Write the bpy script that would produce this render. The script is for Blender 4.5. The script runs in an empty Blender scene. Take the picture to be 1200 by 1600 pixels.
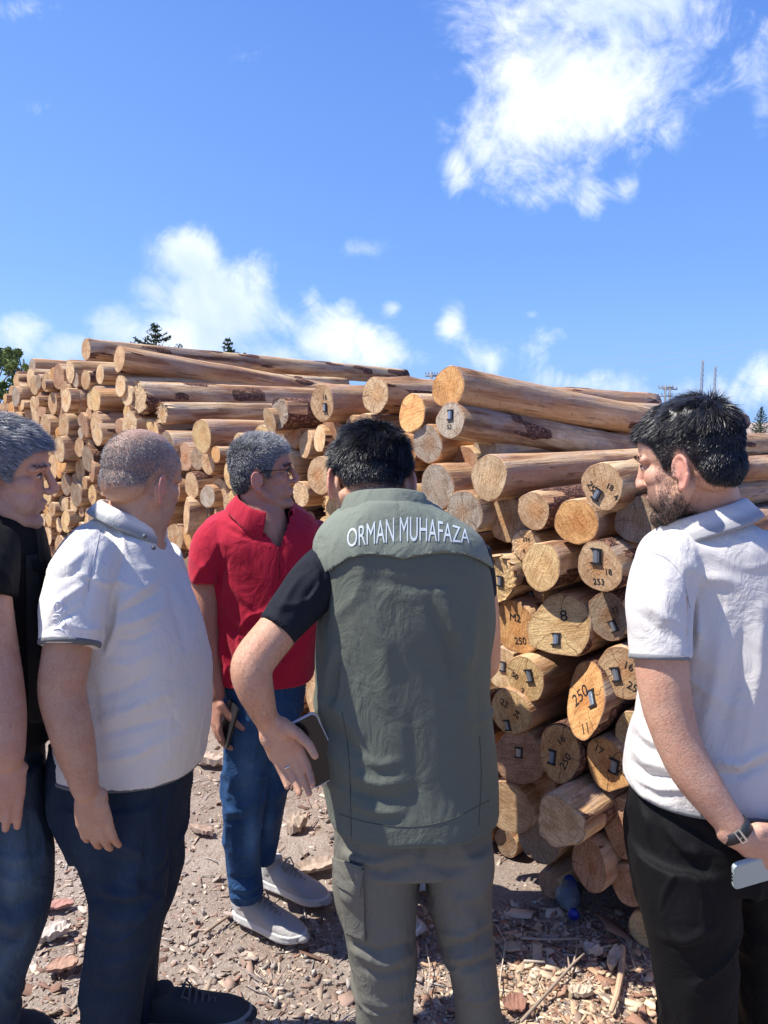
import bpy, bmesh, math, random
import numpy as np
from mathutils import Vector, Matrix, noise
from mathutils.bvhtree import BVHTree

R = math.radians
random.seed(7); np.random.seed(7)
SC = bpy.context.scene
COL = SC.collection

# ------------------------------------------------------------------ camera, world, sun, exposure
CAM_H = 1.75
PITCH = R(6.7)
cam_d = bpy.data.cameras.new('camera'); cam = bpy.data.objects.new('camera', cam_d); COL.objects.link(cam)
cam.location = (0, 0, CAM_H); cam.rotation_euler = (R(90) - PITCH, 0, 0)
cam_d.sensor_fit = 'VERTICAL'; cam_d.sensor_height = 24; cam_d.lens = 24 * 1200 / 1600
cam_d.clip_start = 0.05; cam_d.clip_end = 4000
SC.camera = cam
SC.render.resolution_x = 768; SC.render.resolution_y = 1024
SC.view_settings.view_transform = 'Standard'; SC.view_settings.look = 'None'
SC.view_settings.gamma = 1; SC.view_settings.use_curve_mapping = False
SC.view_settings.exposure = 0.74

SUN_EL, SUN_AZ = R(57), R(-93)          # azimuth measured from +Y towards +X
SUN = Vector((math.cos(SUN_EL) * math.sin(SUN_AZ), math.cos(SUN_EL) * math.cos(SUN_AZ), math.sin(SUN_EL)))
sun_d = bpy.data.lights.new('sun', 'SUN'); sun_d.energy = 4.8; sun_d.angle = R(0.55); sun_d.color = (1.0, 0.95, 0.87)
sun = bpy.data.objects.new('sun', sun_d); COL.objects.link(sun)
sun.rotation_euler = (-SUN).to_track_quat('-Z', 'Y').to_euler(); sun.location = (-5, 2, 9)

def ray(u, v):
    x = (u - 600) / 1200; y = (800 - v) / 1200
    return Vector((x, math.cos(PITCH) + y * math.sin(PITCH), -math.sin(PITCH) + y * math.cos(PITCH)))
def P(u, v, Y):
    d = ray(u, v); return Vector((0, 0, CAM_H)) + d * (Y / d.y)
def G(u, v, z=0.0):
    d = ray(u, v); return Vector((0, 0, CAM_H)) + d * ((z - CAM_H) / d.z)
def px2m(px, Y): return px * Y / 1200
def to_px(co):
    x = co[:, 0]; y = co[:, 1]; z = co[:, 2] - CAM_H
    f = y * math.cos(PITCH) - z * math.sin(PITCH); up = y * math.sin(PITCH) + z * math.cos(PITCH)
    return 600 + 1200 * x / f, 800 - 1200 * up / f

# ------------------------------------------------------------------ node helpers
class NT:
    def __init__(s, nt): s.nt = nt; s.n = nt.nodes; s.l = nt.links
    def new(s, t, **k):
        n = s.n.new(t)
        for a, b in k.items():
            if a.startswith('_'): n.inputs[int(a[1:])].default_value = b
            else: setattr(n, a, b)
        return n
    def set(s, sock, v):
        if isinstance(v, bpy.types.NodeSocket): s.l.new(v, sock)
        else: sock.default_value = v
    def math(s, op, a, b=0.0, c=None, clamp=False):
        n = s.n.new('ShaderNodeMath'); n.operation = op; n.use_clamp = clamp
        s.set(n.inputs[0], a); s.set(n.inputs[1], b)
        if c is not None: s.set(n.inputs[2], c)
        return n.outputs[0]
    def mix(s, f, a, b, blend='MIX'):
        n = s.n.new('ShaderNodeMix'); n.data_type = 'RGBA'; n.blend_type = blend
        s.set(n.inputs[0], f)
        for i, v in ((6, a), (7, b)):
            if isinstance(v, tuple) and len(v) == 3: v = (*v, 1)
            s.set(n.inputs[i], v)
        return n.outputs[2]
    def ramp(s, f, stops, interp='LINEAR'):
        n = s.n.new('ShaderNodeValToRGB'); n.color_ramp.interpolation = interp
        e = n.color_ramp.elements
        while len(e) < len(stops): e.new(0.5)
        for i, (p, c) in enumerate(stops):
            e[i].position = p; e[i].color = (*c, 1) if len(c) == 3 else c
        s.set(n.inputs[0], f); return n.outputs[0]
    def sstep(s, x, lo, hi):
        n = s.n.new('ShaderNodeMapRange'); n.interpolation_type = 'SMOOTHSTEP'
        s.set(n.inputs[0], x); n.inputs[1].default_value = lo; n.inputs[2].default_value = hi
        return n.outputs[0]
    def noise(s, vec, scale, detail=4, rough=0.55, dist=0.0, out=0):
        n = s.n.new('ShaderNodeTexNoise'); s.set(n.inputs['Vector'], vec)
        n.inputs['Scale'].default_value = scale; n.inputs['Detail'].default_value = detail
        n.inputs['Roughness'].default_value = rough; n.inputs['Distortion'].default_value = dist
        return n.outputs[out]
    def mapping(s, vec, scale=(1, 1, 1), loc=(0, 0, 0)):
        n = s.n.new('ShaderNodeMapping'); s.set(n.inputs['Vector'], vec)
        s.set(n.inputs['Scale'], scale); s.set(n.inputs['Location'], loc); return n.outputs[0]
    def bump(s, h, strength=0.3, dist=0.01, prev=None):
        n = s.n.new('ShaderNodeBump'); s.set(n.inputs['Height'], h)
        n.inputs['Strength'].default_value = strength; n.inputs['Distance'].default_value = dist
        if prev is not None: s.l.new(prev, n.inputs['Normal'])
        return n.outputs[0]
    def attr(s, name):
        n = s.n.new('ShaderNodeAttribute'); n.attribute_name = name; return n
    def obj(s): return s.n.new('ShaderNodeTexCoord').outputs['Object']

def mat(name):
    m = bpy.data.materials.new(name); m.use_nodes = True
    t = NT(m.node_tree); b = m.node_tree.nodes['Principled BSDF']
    return m, t, b
def simple(name, col, rough=0.6, metal=0.0, spec=0.5):
    m, t, b = mat(name)
    n = t.noise(t.obj(), 60, 3)
    c = t.mix(t.math('MULTIPLY', n, 0.35), col, tuple(c * 0.6 for c in col))
    t.l.new(c, b.inputs['Base Color']); b.inputs['Roughness'].default_value = rough
    b.inputs['Metallic'].default_value = metal; b.inputs['Specular IOR Level'].default_value = spec
    return m

# ------------------------------------------------------------------ world: sky with clouds in direction space
W = bpy.data.worlds.new('World'); SC.world = W; W.use_nodes = True
t = NT(W.node_tree); t.n.clear()
sky = t.new('ShaderNodeTexSky', sky_type='NISHITA', sun_disc=False)
sky.sun_elevation = SUN_EL; sky.sun_rotation = SUN_AZ % (2 * math.pi); sky.air_density = 1.0; sky.dust_density = 0.35; sky.ozone_density = 3.5; sky.altitude = 300
tc = t.new('ShaderNodeTexCoord')
sep = t.new('ShaderNodeSeparateXYZ'); t.l.new(tc.outputs['Generated'], sep.inputs[0])
ay = t.math('MAXIMUM', t.math('ABSOLUTE', sep.outputs[1]), 0.08)
A = t.math('DIVIDE', sep.outputs[0], ay); B = t.math('DIVIDE', sep.outputs[2], ay)
cmb = t.new('ShaderNodeCombineXYZ'); t.l.new(A, cmb.inputs[0]); t.l.new(B, cmb.inputs[1])
ab = cmb.outputs[0]
# blobs: pixel-free directions (tangent coordinates a=x/y, b=z/y, radii, weight)
def ab_of(u, v): d = ray(u, v); return d.x / d.y, d.z / d.y
CL = [(905,0,180,95,.95),(850,105,120,105,.97),(805,195,95,80,.93),(760,225,60,60,.9),(920,160,125,85,.80),(1020,140,90,60,.42),
 (715,262,28,42,.95),(830,300,75,34,.55),(925,318,26,32,.6),(982,292,20,20,.5),(1180,70,45,60,.45),(1192,190,24,55,.45),
 (300,400,52,42,1.2),(345,475,88,62,1.25),(290,525,90,42,1.15),(398,430,28,26,.8),(190,512,45,30,.95),(100,545,42,24,.9),(25,522,50,32,.9),
 (520,530,62,42,1.2),(585,552,50,34,.8),(535,480,20,15,.5),(706,506,24,28,1.05),(240,450,26,22,.6),(455,500,30,20,.55),(650,560,40,18,.6),(612,482,15,11,.75),(486,470,16,24,.5),
 (780,560,70,34,.72),(890,598,80,22,.6),(865,522,26,15,.5),(830,490,14,9,.45),(1110,612,110,32,.6),(1196,590,30,40,.8),(430,560,40,16,.7),
 (80,170,55,17,.36),(30,14,60,26,.5),(390,80,40,26,.28),(560,388,90,22,.28),(130,335,34,13,.26),(1090,80,60,40,.3)]
tot = None
for (u, v, ru, rv, w) in CL:
    a0, b0 = ab_of(u, v); a1, _ = ab_of(u + ru, v); _, b1 = ab_of(u, v - rv)
    da = t.math('MULTIPLY', t.math('SUBTRACT', A, a0), 1 / abs(a1 - a0)); db = t.math('MULTIPLY', t.math('SUBTRACT', B, b0), 1 / abs(b1 - b0))
    d2 = t.math('ADD', t.math('MULTIPLY', da, da), t.math('MULTIPLY', db, db))
    g = t.math('MULTIPLY', t.math('EXPONENT', t.math('MULTIPLY', d2, -0.85)), w)
    tot = g if tot is None else t.math('SUBTRACT', t.math('ADD', tot, g), t.math('MULTIPLY', tot, g)) if w < 0.9 else t.math('MAXIMUM', tot, g)
n1 = t.noise(ab, 5.5, 10, 0.66, 0.9); n2 = t.noise(ab, 19.0, 8, 0.66, 0.8)
nn = t.math('ADD', t.math('MULTIPLY', t.math('SUBTRACT', n1, 0.5), 2.0), t.math('MULTIPLY', t.math('SUBTRACT', n2, 0.5), 1.0))
f = t.math('ADD', tot, nn)
mask = t.math('MULTIPLY', t.math('POWER', t.sstep(f, 0.22, 1.15), 0.9), t.sstep(tot, 0.08, 0.35))
shade = t.noise(ab, 4.5, 5, 0.55, 0.2)
ccol = t.mix(t.sstep(shade, 0.40, 0.66), (9.2, 9.6, 10.2), (5.6, 6.8, 9.2))
skyc = t.mix(1.0, sky.outputs[0], (1.28, 1.40, 1.68), 'MULTIPLY')
hz = t.math('SUBTRACT', 1.0, t.sstep(B, -0.02, 0.16))
skyc = t.mix(t.math('MULTIPLY', hz, 0.55), skyc, (2.7, 5.0, 9.6))
grad = t.ramp(t.math('MULTIPLY', B, 1.0), [(0.0, (.20, .39, .80)), (0.2, (.135, .305, .745)), (0.55, (.092, .228, .68)), (0.9, (.065, .165, .59))])
grad = t.mix(1.0, grad, (10, 10, 10), 'MULTIPLY')
grad = t.mix(t.sstep(A, 0.1, -0.6), grad, (1.35, 1.22, 1.08), 'MULTIPLY')
skyc = t.mix(0.75, skyc, grad)
col = t.mix(t.math('MULTIPLY', mask, 0.93), skyc, ccol)
bg = t.new('ShaderNodeBackground'); t.l.new(col, bg.inputs[0]); bg.inputs[1].default_value = 0.08
out = t.new('ShaderNodeOutputWorld'); t.l.new(bg.outputs[0], out.inputs[0])

# ------------------------------------------------------------------ object helpers
def tag(o, label=None, cat=None, group=None, kind=None):
    if label: o['label'] = label
    if cat: o['category'] = cat
    if group: o['group'] = group
    if kind: o['kind'] = kind
    return o
def empty(name, loc, label, cat, group=None):
    o = bpy.data.objects.new(name, None); COL.objects.link(o); o.location = loc; o.empty_display_size = 0.1
    return tag(o, label, cat, group)
def link(name, me, mats=None, parent=None, smooth=True):
    o = bpy.data.objects.new(name, me); COL.objects.link(o)
    if mats:
        for m in (mats if isinstance(mats, (list, tuple)) else [mats]): me.materials.append(m)
    if smooth: me.shade_smooth()
    if parent is not None:
        o.parent = parent
        if parent.type == 'EMPTY' and parent.parent is None: o.matrix_parent_inverse = Matrix.Translation(parent.location).inverted()
    return o
def mesh_np(name, co, faces):
    me = bpy.data.meshes.new(name)
    co = np.asarray(co, dtype=np.float32)
    if isinstance(faces, np.ndarray):
        k = faces.shape[1]; n = len(faces)
        me.vertices.add(len(co)); me.vertices.foreach_set('co', co.ravel())
        me.loops.add(n * k); me.loops.foreach_set('vertex_index', faces.astype(np.int32).ravel())
        me.polygons.add(n); me.polygons.foreach_set('loop_start', np.arange(0, n * k, k, dtype=np.int32))
        me.update(calc_edges=True)
    else:
        me.from_pydata(co.tolist(), [], faces)
    return me
def get_co(me):
    a = np.empty(len(me.vertices) * 3, dtype=np.float32); me.vertices.foreach_get('co', a); return a.reshape(-1, 3)
def get_no(me):
    a = np.empty(len(me.vertices) * 3, dtype=np.float32); me.vertices.foreach_get('normal', a); return a.reshape(-1, 3)
def set_co(me, co): me.vertices.foreach_set('co', np.asarray(co, dtype=np.float32).ravel()); me.update()
def set_attr(me, name, vals):
    a = me.attributes.new(name, 'FLOAT', 'POINT'); a.data.foreach_set('value', np.asarray(vals, dtype=np.float32))
def set_colattr(me, name, rgb):
    a = me.attributes.new(name, 'FLOAT_COLOR', 'POINT')
    c = np.ones((len(rgb), 4), dtype=np.float32); c[:, :3] = rgb; a.data.foreach_set('color', c.ravel())

# vectorised value noise -------------------------------------------------
_perm = np.random.RandomState(3).rand(64, 64, 64).astype(np.float32)
def vnoise(p, scale, seed=0):
    q = np.asarray(p, dtype=np.float64) * scale + seed * 7.31 + 100
    i = np.floor(q).astype(int); f = q - i; f = f * f * (3 - 2 * f)
    def g(a, b, c): return _perm[(i[:, 0] + a) & 63, (i[:, 1] + b) & 63, (i[:, 2] + c) & 63]
    x, y, z = f[:, 0], f[:, 1], f[:, 2]
    return (((g(0,0,0)*(1-x)+g(1,0,0)*x)*(1-y)+(g(0,1,0)*(1-x)+g(1,1,0)*x)*y)*(1-z) +
            ((g(0,0,1)*(1-x)+g(1,0,1)*x)*(1-y)+(g(0,1,1)*(1-x)+g(1,1,1)*x)*y)*z) * 2 - 1
def fbm(p, scale, oct=3, seed=0):
    r = 0; a = 1; s = 0
    for k in range(oct):
        r = r + a * vnoise(p, scale * 2 ** k, seed + k * 3); s += a; a *= 0.5
    return r / s
def sst(x, lo, hi):
    t_ = np.clip((x - lo) / (hi - lo), 0, 1); return t_ * t_ * (3 - 2 * t_)

class MB:
    """collects boxes, tubes and loose polygons; build() links them as one mesh object"""
    def __init__(s): s.v = []; s.f = []; s.m = []; s.mi = 0
    def add(s, vs, fs):
        n = len(s.v); s.v += [tuple(v) for v in vs]; s.f += [tuple(i + n for i in f) for f in fs]; s.m += [s.mi] * len(fs); return s
    def box(s, c, size, M=None):
        M = M or Matrix.Identity(3); h = Vector(size) / 2
        vs = [Vector(c) + M @ Vector((x * h.x, y * h.y, z * h.z)) for x in (-1, 1) for y in (-1, 1) for z in (-1, 1)]
        return s.add(vs, [(0,1,3,2),(4,6,7,5),(0,4,5,1),(2,3,7,6),(0,2,6,4),(1,5,7,3)])
    def tube(s, pts, rad, seg=8, ref=(0, 0, 1), cap='flat', rad2=None, power=2.0):
        pts = [Vector(p) for p in pts]; n = len(pts)
        if not hasattr(rad, '__len__'): rad = [rad] * n
        if rad2 is None: rad2 = rad
        if not hasattr(rad2, '__len__'): rad2 = [rad2] * n
        T = [((pts[min(i + 1, n - 1)] - pts[max(i - 1, 0)])).normalized() for i in range(n)]
        rings = []
        ref = Vector(ref)
        def frame(Tv):
            A_ = ref.cross(Tv)
            if A_.length < 1e-3: A_ = Vector((1, 0, 0)).cross(Tv)
            if A_.length < 1e-3: A_ = Vector((0, 1, 0)).cross(Tv)
            A_.normalize(); return A_, Tv.cross(A_).normalized()
        L = []
        if cap == 'round':
            for a in (80, 55, 28): L.append((pts[0] - T[0] * rad[0] * math.sin(R(a)), T[0], rad[0] * math.cos(R(a)), rad2[0] * math.cos(R(a))))
        for i in range(n): L.append((pts[i], T[i], rad[i], rad2[i]))
        if cap == 'round':
            for a in (28, 55, 80): L.append((pts[-1] + T[-1] * rad[-1] * math.sin(R(a)), T[-1], rad[-1] * math.cos(R(a)), rad2[-1] * math.cos(R(a))))
        vs = []
        for (c, Tv, ra, rb) in L:
            A_, B_ = frame(Tv)
            for k in range(seg):
                th = 2 * math.pi * k / seg; cx, sx = math.cos(th), math.sin(th)
                if power != 2.0:
                    e = 2 / power; cx = math.copysign(abs(cx) ** e, cx); sx = math.copysign(abs(sx) ** e, sx)
                vs.append(c + A_ * (ra * cx) + B_ * (rb * sx))
        fs = []; m = len(L)
        for i in range(m - 1):
            for k in range(seg):
                a = i * seg + k; b = i * seg + (k + 1) % seg; fs.append((a, b, b + seg, a + seg))
        fs.append(tuple(range(seg - 1, -1, -1))); fs.append(tuple((m - 1) * seg + k for k in range(seg)))
        return s.add(vs, fs)
    def ell(s, c, r, M=None, nu=20, nv=12):
        M = M or Matrix.Identity(3); c = Vector(c)
        vs = [c + M @ Vector((0, 0, r[2]))]
        for i in range(1, nv):
            ph = math.pi * i / nv
            for k in range(nu):
                th = 2 * math.pi * k / nu
                vs.append(c + M @ Vector((r[0] * math.sin(ph) * math.cos(th), r[1] * math.sin(ph) * math.sin(th), r[2] * math.cos(ph))))
        vs.append(c + M @ Vector((0, 0, -r[2]))); fs = []
        for k in range(nu): fs.append((0, 1 + k, 1 + (k + 1) % nu))
        for i in range(nv - 2):
            for k in range(nu):
                a = 1 + i * nu + k; b = 1 + i * nu + (k + 1) % nu; fs.append((a, a + nu, b + nu, b))
        e = len(vs) - 1; o = 1 + (nv - 2) * nu
        for k in range(nu): fs.append((e, o + (k + 1) % nu, o + k))
        return s.add(vs, fs)
    def mesh(s, name='m'):
        me = bpy.data.meshes.new(name); me.from_pydata([tuple(v) for v in s.v], [], s.f)
        if any(s.m): me.polygons.foreach_set('material_index', s.m)
        me.update(); return me
    def build(s, name, mats, parent=None, smooth=True): return link(name, s.mesh(name), mats, parent, smooth)
def flip_fix(me):
    bm = bmesh.new(); bm.from_mesh(me); bmesh.ops.recalc_face_normals(bm, faces=bm.faces); bm.to_mesh(me); bm.free()
def union(mb, voxel, it=3, fac=0.5, name='m'):
    """fuse all the closed pieces of mb into one continuous surface"""
    me = mb.mesh('tmp'); flip_fix(me)
    o = bpy.data.objects.new('tmp', me); COL.objects.link(o)
    r = o.modifiers.new('r', 'REMESH'); r.mode = 'VOXEL'; r.voxel_size = voxel
    if it:
        s_ = o.modifiers.new('s', 'SMOOTH'); s_.factor = fac; s_.iterations = it
    dg = bpy.context.evaluated_depsgraph_get(); dg.update()
    m2 = bpy.data.meshes.new_from_object(o.evaluated_get(dg)); m2.name = name
    bpy.data.objects.remove(o); bpy.data.meshes.remove(me)
    return m2
def smooth_poly(pts, k=4):
    """Catmull-Rom through tuples of numbers"""
    pts = [np.array(p, dtype=float) for p in pts]; out_ = []
    for i in range(len(pts) - 1):
        p0 = pts[max(i - 1, 0)]; p1 = pts[i]; p2 = pts[i + 1]; p3 = pts[min(i + 2, len(pts) - 1)]
        for j in range(k):
            s_ = j / k
            out_.append(0.5 * ((2 * p1) + (-p0 + p2) * s_ + (2 * p0 - 5 * p1 + 4 * p2 - p3) * s_ ** 2 + (-p0 + 3 * p1 - 3 * p2 + p3) * s_ ** 3))
    out_.append(pts[-1]); return out_
#@@LOGS
# ------------------------------------------------------------------ log pile
def mat_log_side():
    m, t, b = mat('log_side'); oc = t.obj(); info = t.n.new('ShaderNodeObjectInfo')
    rnd = info.outputs['Random']
    off = t.new('ShaderNodeCombineXYZ'); t.l.new(t.math('MULTIPLY', rnd, 37.0), off.inputs[0]); t.l.new(t.math('MULTIPLY', rnd, 11.0), off.inputs[1])
    va = t.new('ShaderNodeVectorMath', operation='ADD'); t.l.new(oc, va.inputs[0]); t.l.new(off.outputs[0], va.inputs[1]); vec = va.outputs[0]
    st = t.mapping(vec, (1.3, 16, 16)); st2 = t.mapping(vec, (5, 70, 70)); st3 = t.mapping(vec, (2.2, 9, 9))
    n1 = t.noise(st, 1.0, 6, 0.62, 0.4); n2 = t.noise(st2, 1.0, 5, 0.65); n3 = t.noise(st3, 1.0, 6, 0.6, 0.6); n4 = t.noise(vec, 9, 6, 0.65)
    wood = t.ramp(n1, [(0.30, (0.085, 0.042, 0.026)), (0.41, (0.27, 0.135, 0.072)), (0.49, (0.46, 0.285, 0.15)), (0.58, (0.63, 0.45, 0.255)), (0.70, (0.82, 0.67, 0.46))])
    grey = t.mix(n2, (0.20, 0.15, 0.12), (0.58, 0.47, 0.37))
    wood = t.mix(t.math('MULTIPLY', t.sstep(n3, 0.48, 0.62), 0.75), wood, grey)
    wood = t.mix(t.math('MULTIPLY', t.sstep(rnd, 0.2, 1.0), 0.35), wood, (0.58, 0.30, 0.14))
    streak = t.sstep(n2, 0.57, 0.68); wood = t.mix(t.math('MULTIPLY', streak, 0.7), wood, (0.12, 0.06, 0.035))
    fb = t.noise(vec, 60, 5, 0.7); wood = t.mix(t.math('MULTIPLY', t.sstep(fb, 0.56, 0.68), 0.5), wood, (0.14, 0.07, 0.045)); dk = t.noise(t.mapping(vec, (2.5, 5, 5)), 1.0, 5, 0.6, 0.8); wood = t.mix(t.math('MULTIPLY', t.sstep(dk, 0.52, 0.66), 0.45), wood, (0.24, 0.12, 0.075))
    bk = t.attr('bark').outputs['Fac']
    vor = t.new('ShaderNodeTexVoronoi', feature='DISTANCE_TO_EDGE'); t.l.new(t.mapping(t.mix(0.06, vec, t.noise(vec, 22, 4, 0.6, 0, 1), 'ADD'), (26, 60, 60)), vor.inputs['Vector']); vor.inputs['Scale'].default_value = 1.0
    plate = t.sstep(vor.outputs[0], -0.05, 0.22)
    bark = t.mix(t.math('MULTIPLY', plate, n4), (0.075, 0.035, 0.025), (0.42, 0.21, 0.135))
    bmask = t.sstep(t.math('ADD', bk, t.math('MULTIPLY', t.math('SUBTRACT', n4, 0.5), 0.7)), 0.42, 0.56)
    kn = t.attr('knot').outputs['Fac']
    c = t.mix(bmask, wood, bark); c = t.mix(t.math('MULTIPLY', kn, 0.8), c, (0.13, 0.06, 0.03))
    t.l.new(c, b.inputs['Base Color']); b.inputs['Roughness'].default_value = 0.78; b.inputs['Specular IOR Level'].default_value = 0.25
    h = t.math('ADD', t.math('MULTIPLY', n2, 0.5), t.math('ADD', t.math('MULTIPLY', n1, 0.6), t.math('MULTIPLY', t.math('MULTIPLY', plate, bmask), 0.8)))
    t.l.new(t.bump(h, 1.0, 0.012), b.inputs['Normal']); return m
def mat_log_end():
    m, t, b = mat('log_end'); oc = t.obj(); info = t.n.new('ShaderNodeObjectInfo'); rnd = info.outputs['Random']
    sp = t.new('ShaderNodeSeparateXYZ'); t.l.new(oc, sp.inputs[0])
    off = t.new('ShaderNodeCombineXYZ')
    for i, k in enumerate((31.0, 17.0, 53.0)): t.l.new(t.math('MULTIPLY', rnd, k), off.inputs[i])
    va = t.new('ShaderNodeVectorMath', operation='ADD'); t.l.new(oc, va.inputs[0]); t.l.new(off.outputs[0], va.inputs[1]); vec = va.outputs[0]
    nz = t.noise(vec, 14, 3, 0.5)
    yy = t.math('ADD', sp.outputs[1], t.math('MULTIPLY', t.math('SUBTRACT', rnd, 0.5), 0.03)); zz = sp.outputs[2]
    r = t.math('SQRT', t.math('ADD', t.math('MULTIPLY', yy, yy), t.math('MULTIPLY', zz, zz)))
    rr = t.math('ADD', r, t.math('MULTIPLY', nz, 0.012))
    ring = t.math('SINE', t.math('MULTIPLY', rr, 1500)); ringb = t.math('SINE', t.math('MULTIPLY', rr, 460))
    th = t.math('ARCTAN2', zz, yy)
    # saw marks run across the face at a random angle
    rot = t.new('ShaderNodeVectorRotate', rotation_type='X_AXIS'); t.l.new(vec, rot.inputs['Vector']); t.l.new(t.math('MULTIPLY', rnd, 6.0), rot.inputs['Angle'])
    saw = t.noise(t.mapping(rot.outputs[0], (20, 16, 190)), 1.0, 4, 0.6); speck = t.noise(vec, 210, 3, 0.7); big = t.noise(vec, 16, 4, 0.6)
    tint = info.outputs['Color']
    c = t.mix(t.math('MULTIPLY', t.sstep(ringb, -0.2, 1.0), 0.34), tint, (0.78, 0.74, 0.66), 'MULTIPLY')
    c = t.mix(t.math('MULTIPLY', t.sstep(ring, 0.2, 1.0), 0.22), c, (0.55, 0.42, 0.3), 'MULTIPLY')
    c = t.mix(t.math('MULTIPLY', t.sstep(saw, 0.42, 0.68), 0.60), c, (0.62, 0.47, 0.34), 'MULTIPLY')
    c = t.mix(t.math('MULTIPLY', t.sstep(speck, 0.48, 0.66), 0.60), c, (0.42, 0.32, 0.24), 'MULTIPLY')
    c = t.mix(t.math('MULTIPLY', t.sstep(big, 0.42, 0.62), 0.65), c, (0.66, 0.56, 0.50), 'MULTIPLY')
    heart = t.sstep(r, 0.055, 0.012); c = t.mix(t.math('MULTIPLY', heart, t.math('MULTIPLY', t.math('FRACT', t.math('MULTIPLY', rnd, 7.3)), 0.55)), c, (0.95, 0.60, 0.34), 'MULTIPLY')
    crack = t.math('SINE', t.math('ADD', t.math('MULTIPLY', th, 5.0), t.math('ADD', t.math('MULTIPLY', rnd, 40.0), t.math('MULTIPLY', nz, 5.0))))
    ck = t.math('MULTIPLY', t.sstep(crack, 0.985, 1.0), t.math('MULTIPLY', t.sstep(t.math('FRACT', t.math('MULTIPLY', rnd, 13.7)), 0.35, 0.5), t.sstep(r, 0.012, 0.03)))
    c = t.mix(t.math('MULTIPLY', ck, 0.75), c, (0.10, 0.05, 0.03))
    ed = t.attr('edge').outputs['Fac']; c = t.mix(t.math('MULTIPLY', t.sstep(ed, 0.55, 0.95), 0.55), c, (0.30, 0.16, 0.09))
    t.l.new(c, b.inputs['Base Color']); b.inputs['Roughness'].default_value = 0.85; b.inputs['Specular IOR Level'].default_value = 0.15
    h = t.math('ADD', t.math('MULTIPLY', saw, 0.8), t.math('ADD', t.math('MULTIPLY', speck, 0.6), t.math('MULTIPLY', ring, 0.08)))
    t.l.new(t.bump(h, 0.55, 0.005), b.inputs['Normal']); return m
M_SIDE = mat_log_side(); M_END = mat_log_end()
M_INK = simple('stencil_ink', (0.012, 0.011, 0.012), 0.7)
M_TAG = simple('zinc_plate', (0.42, 0.46, 0.50), 0.35, 0.7); M_CLIP = simple('clip_black', (0.015, 0.016, 0.02), 0.5)

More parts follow.
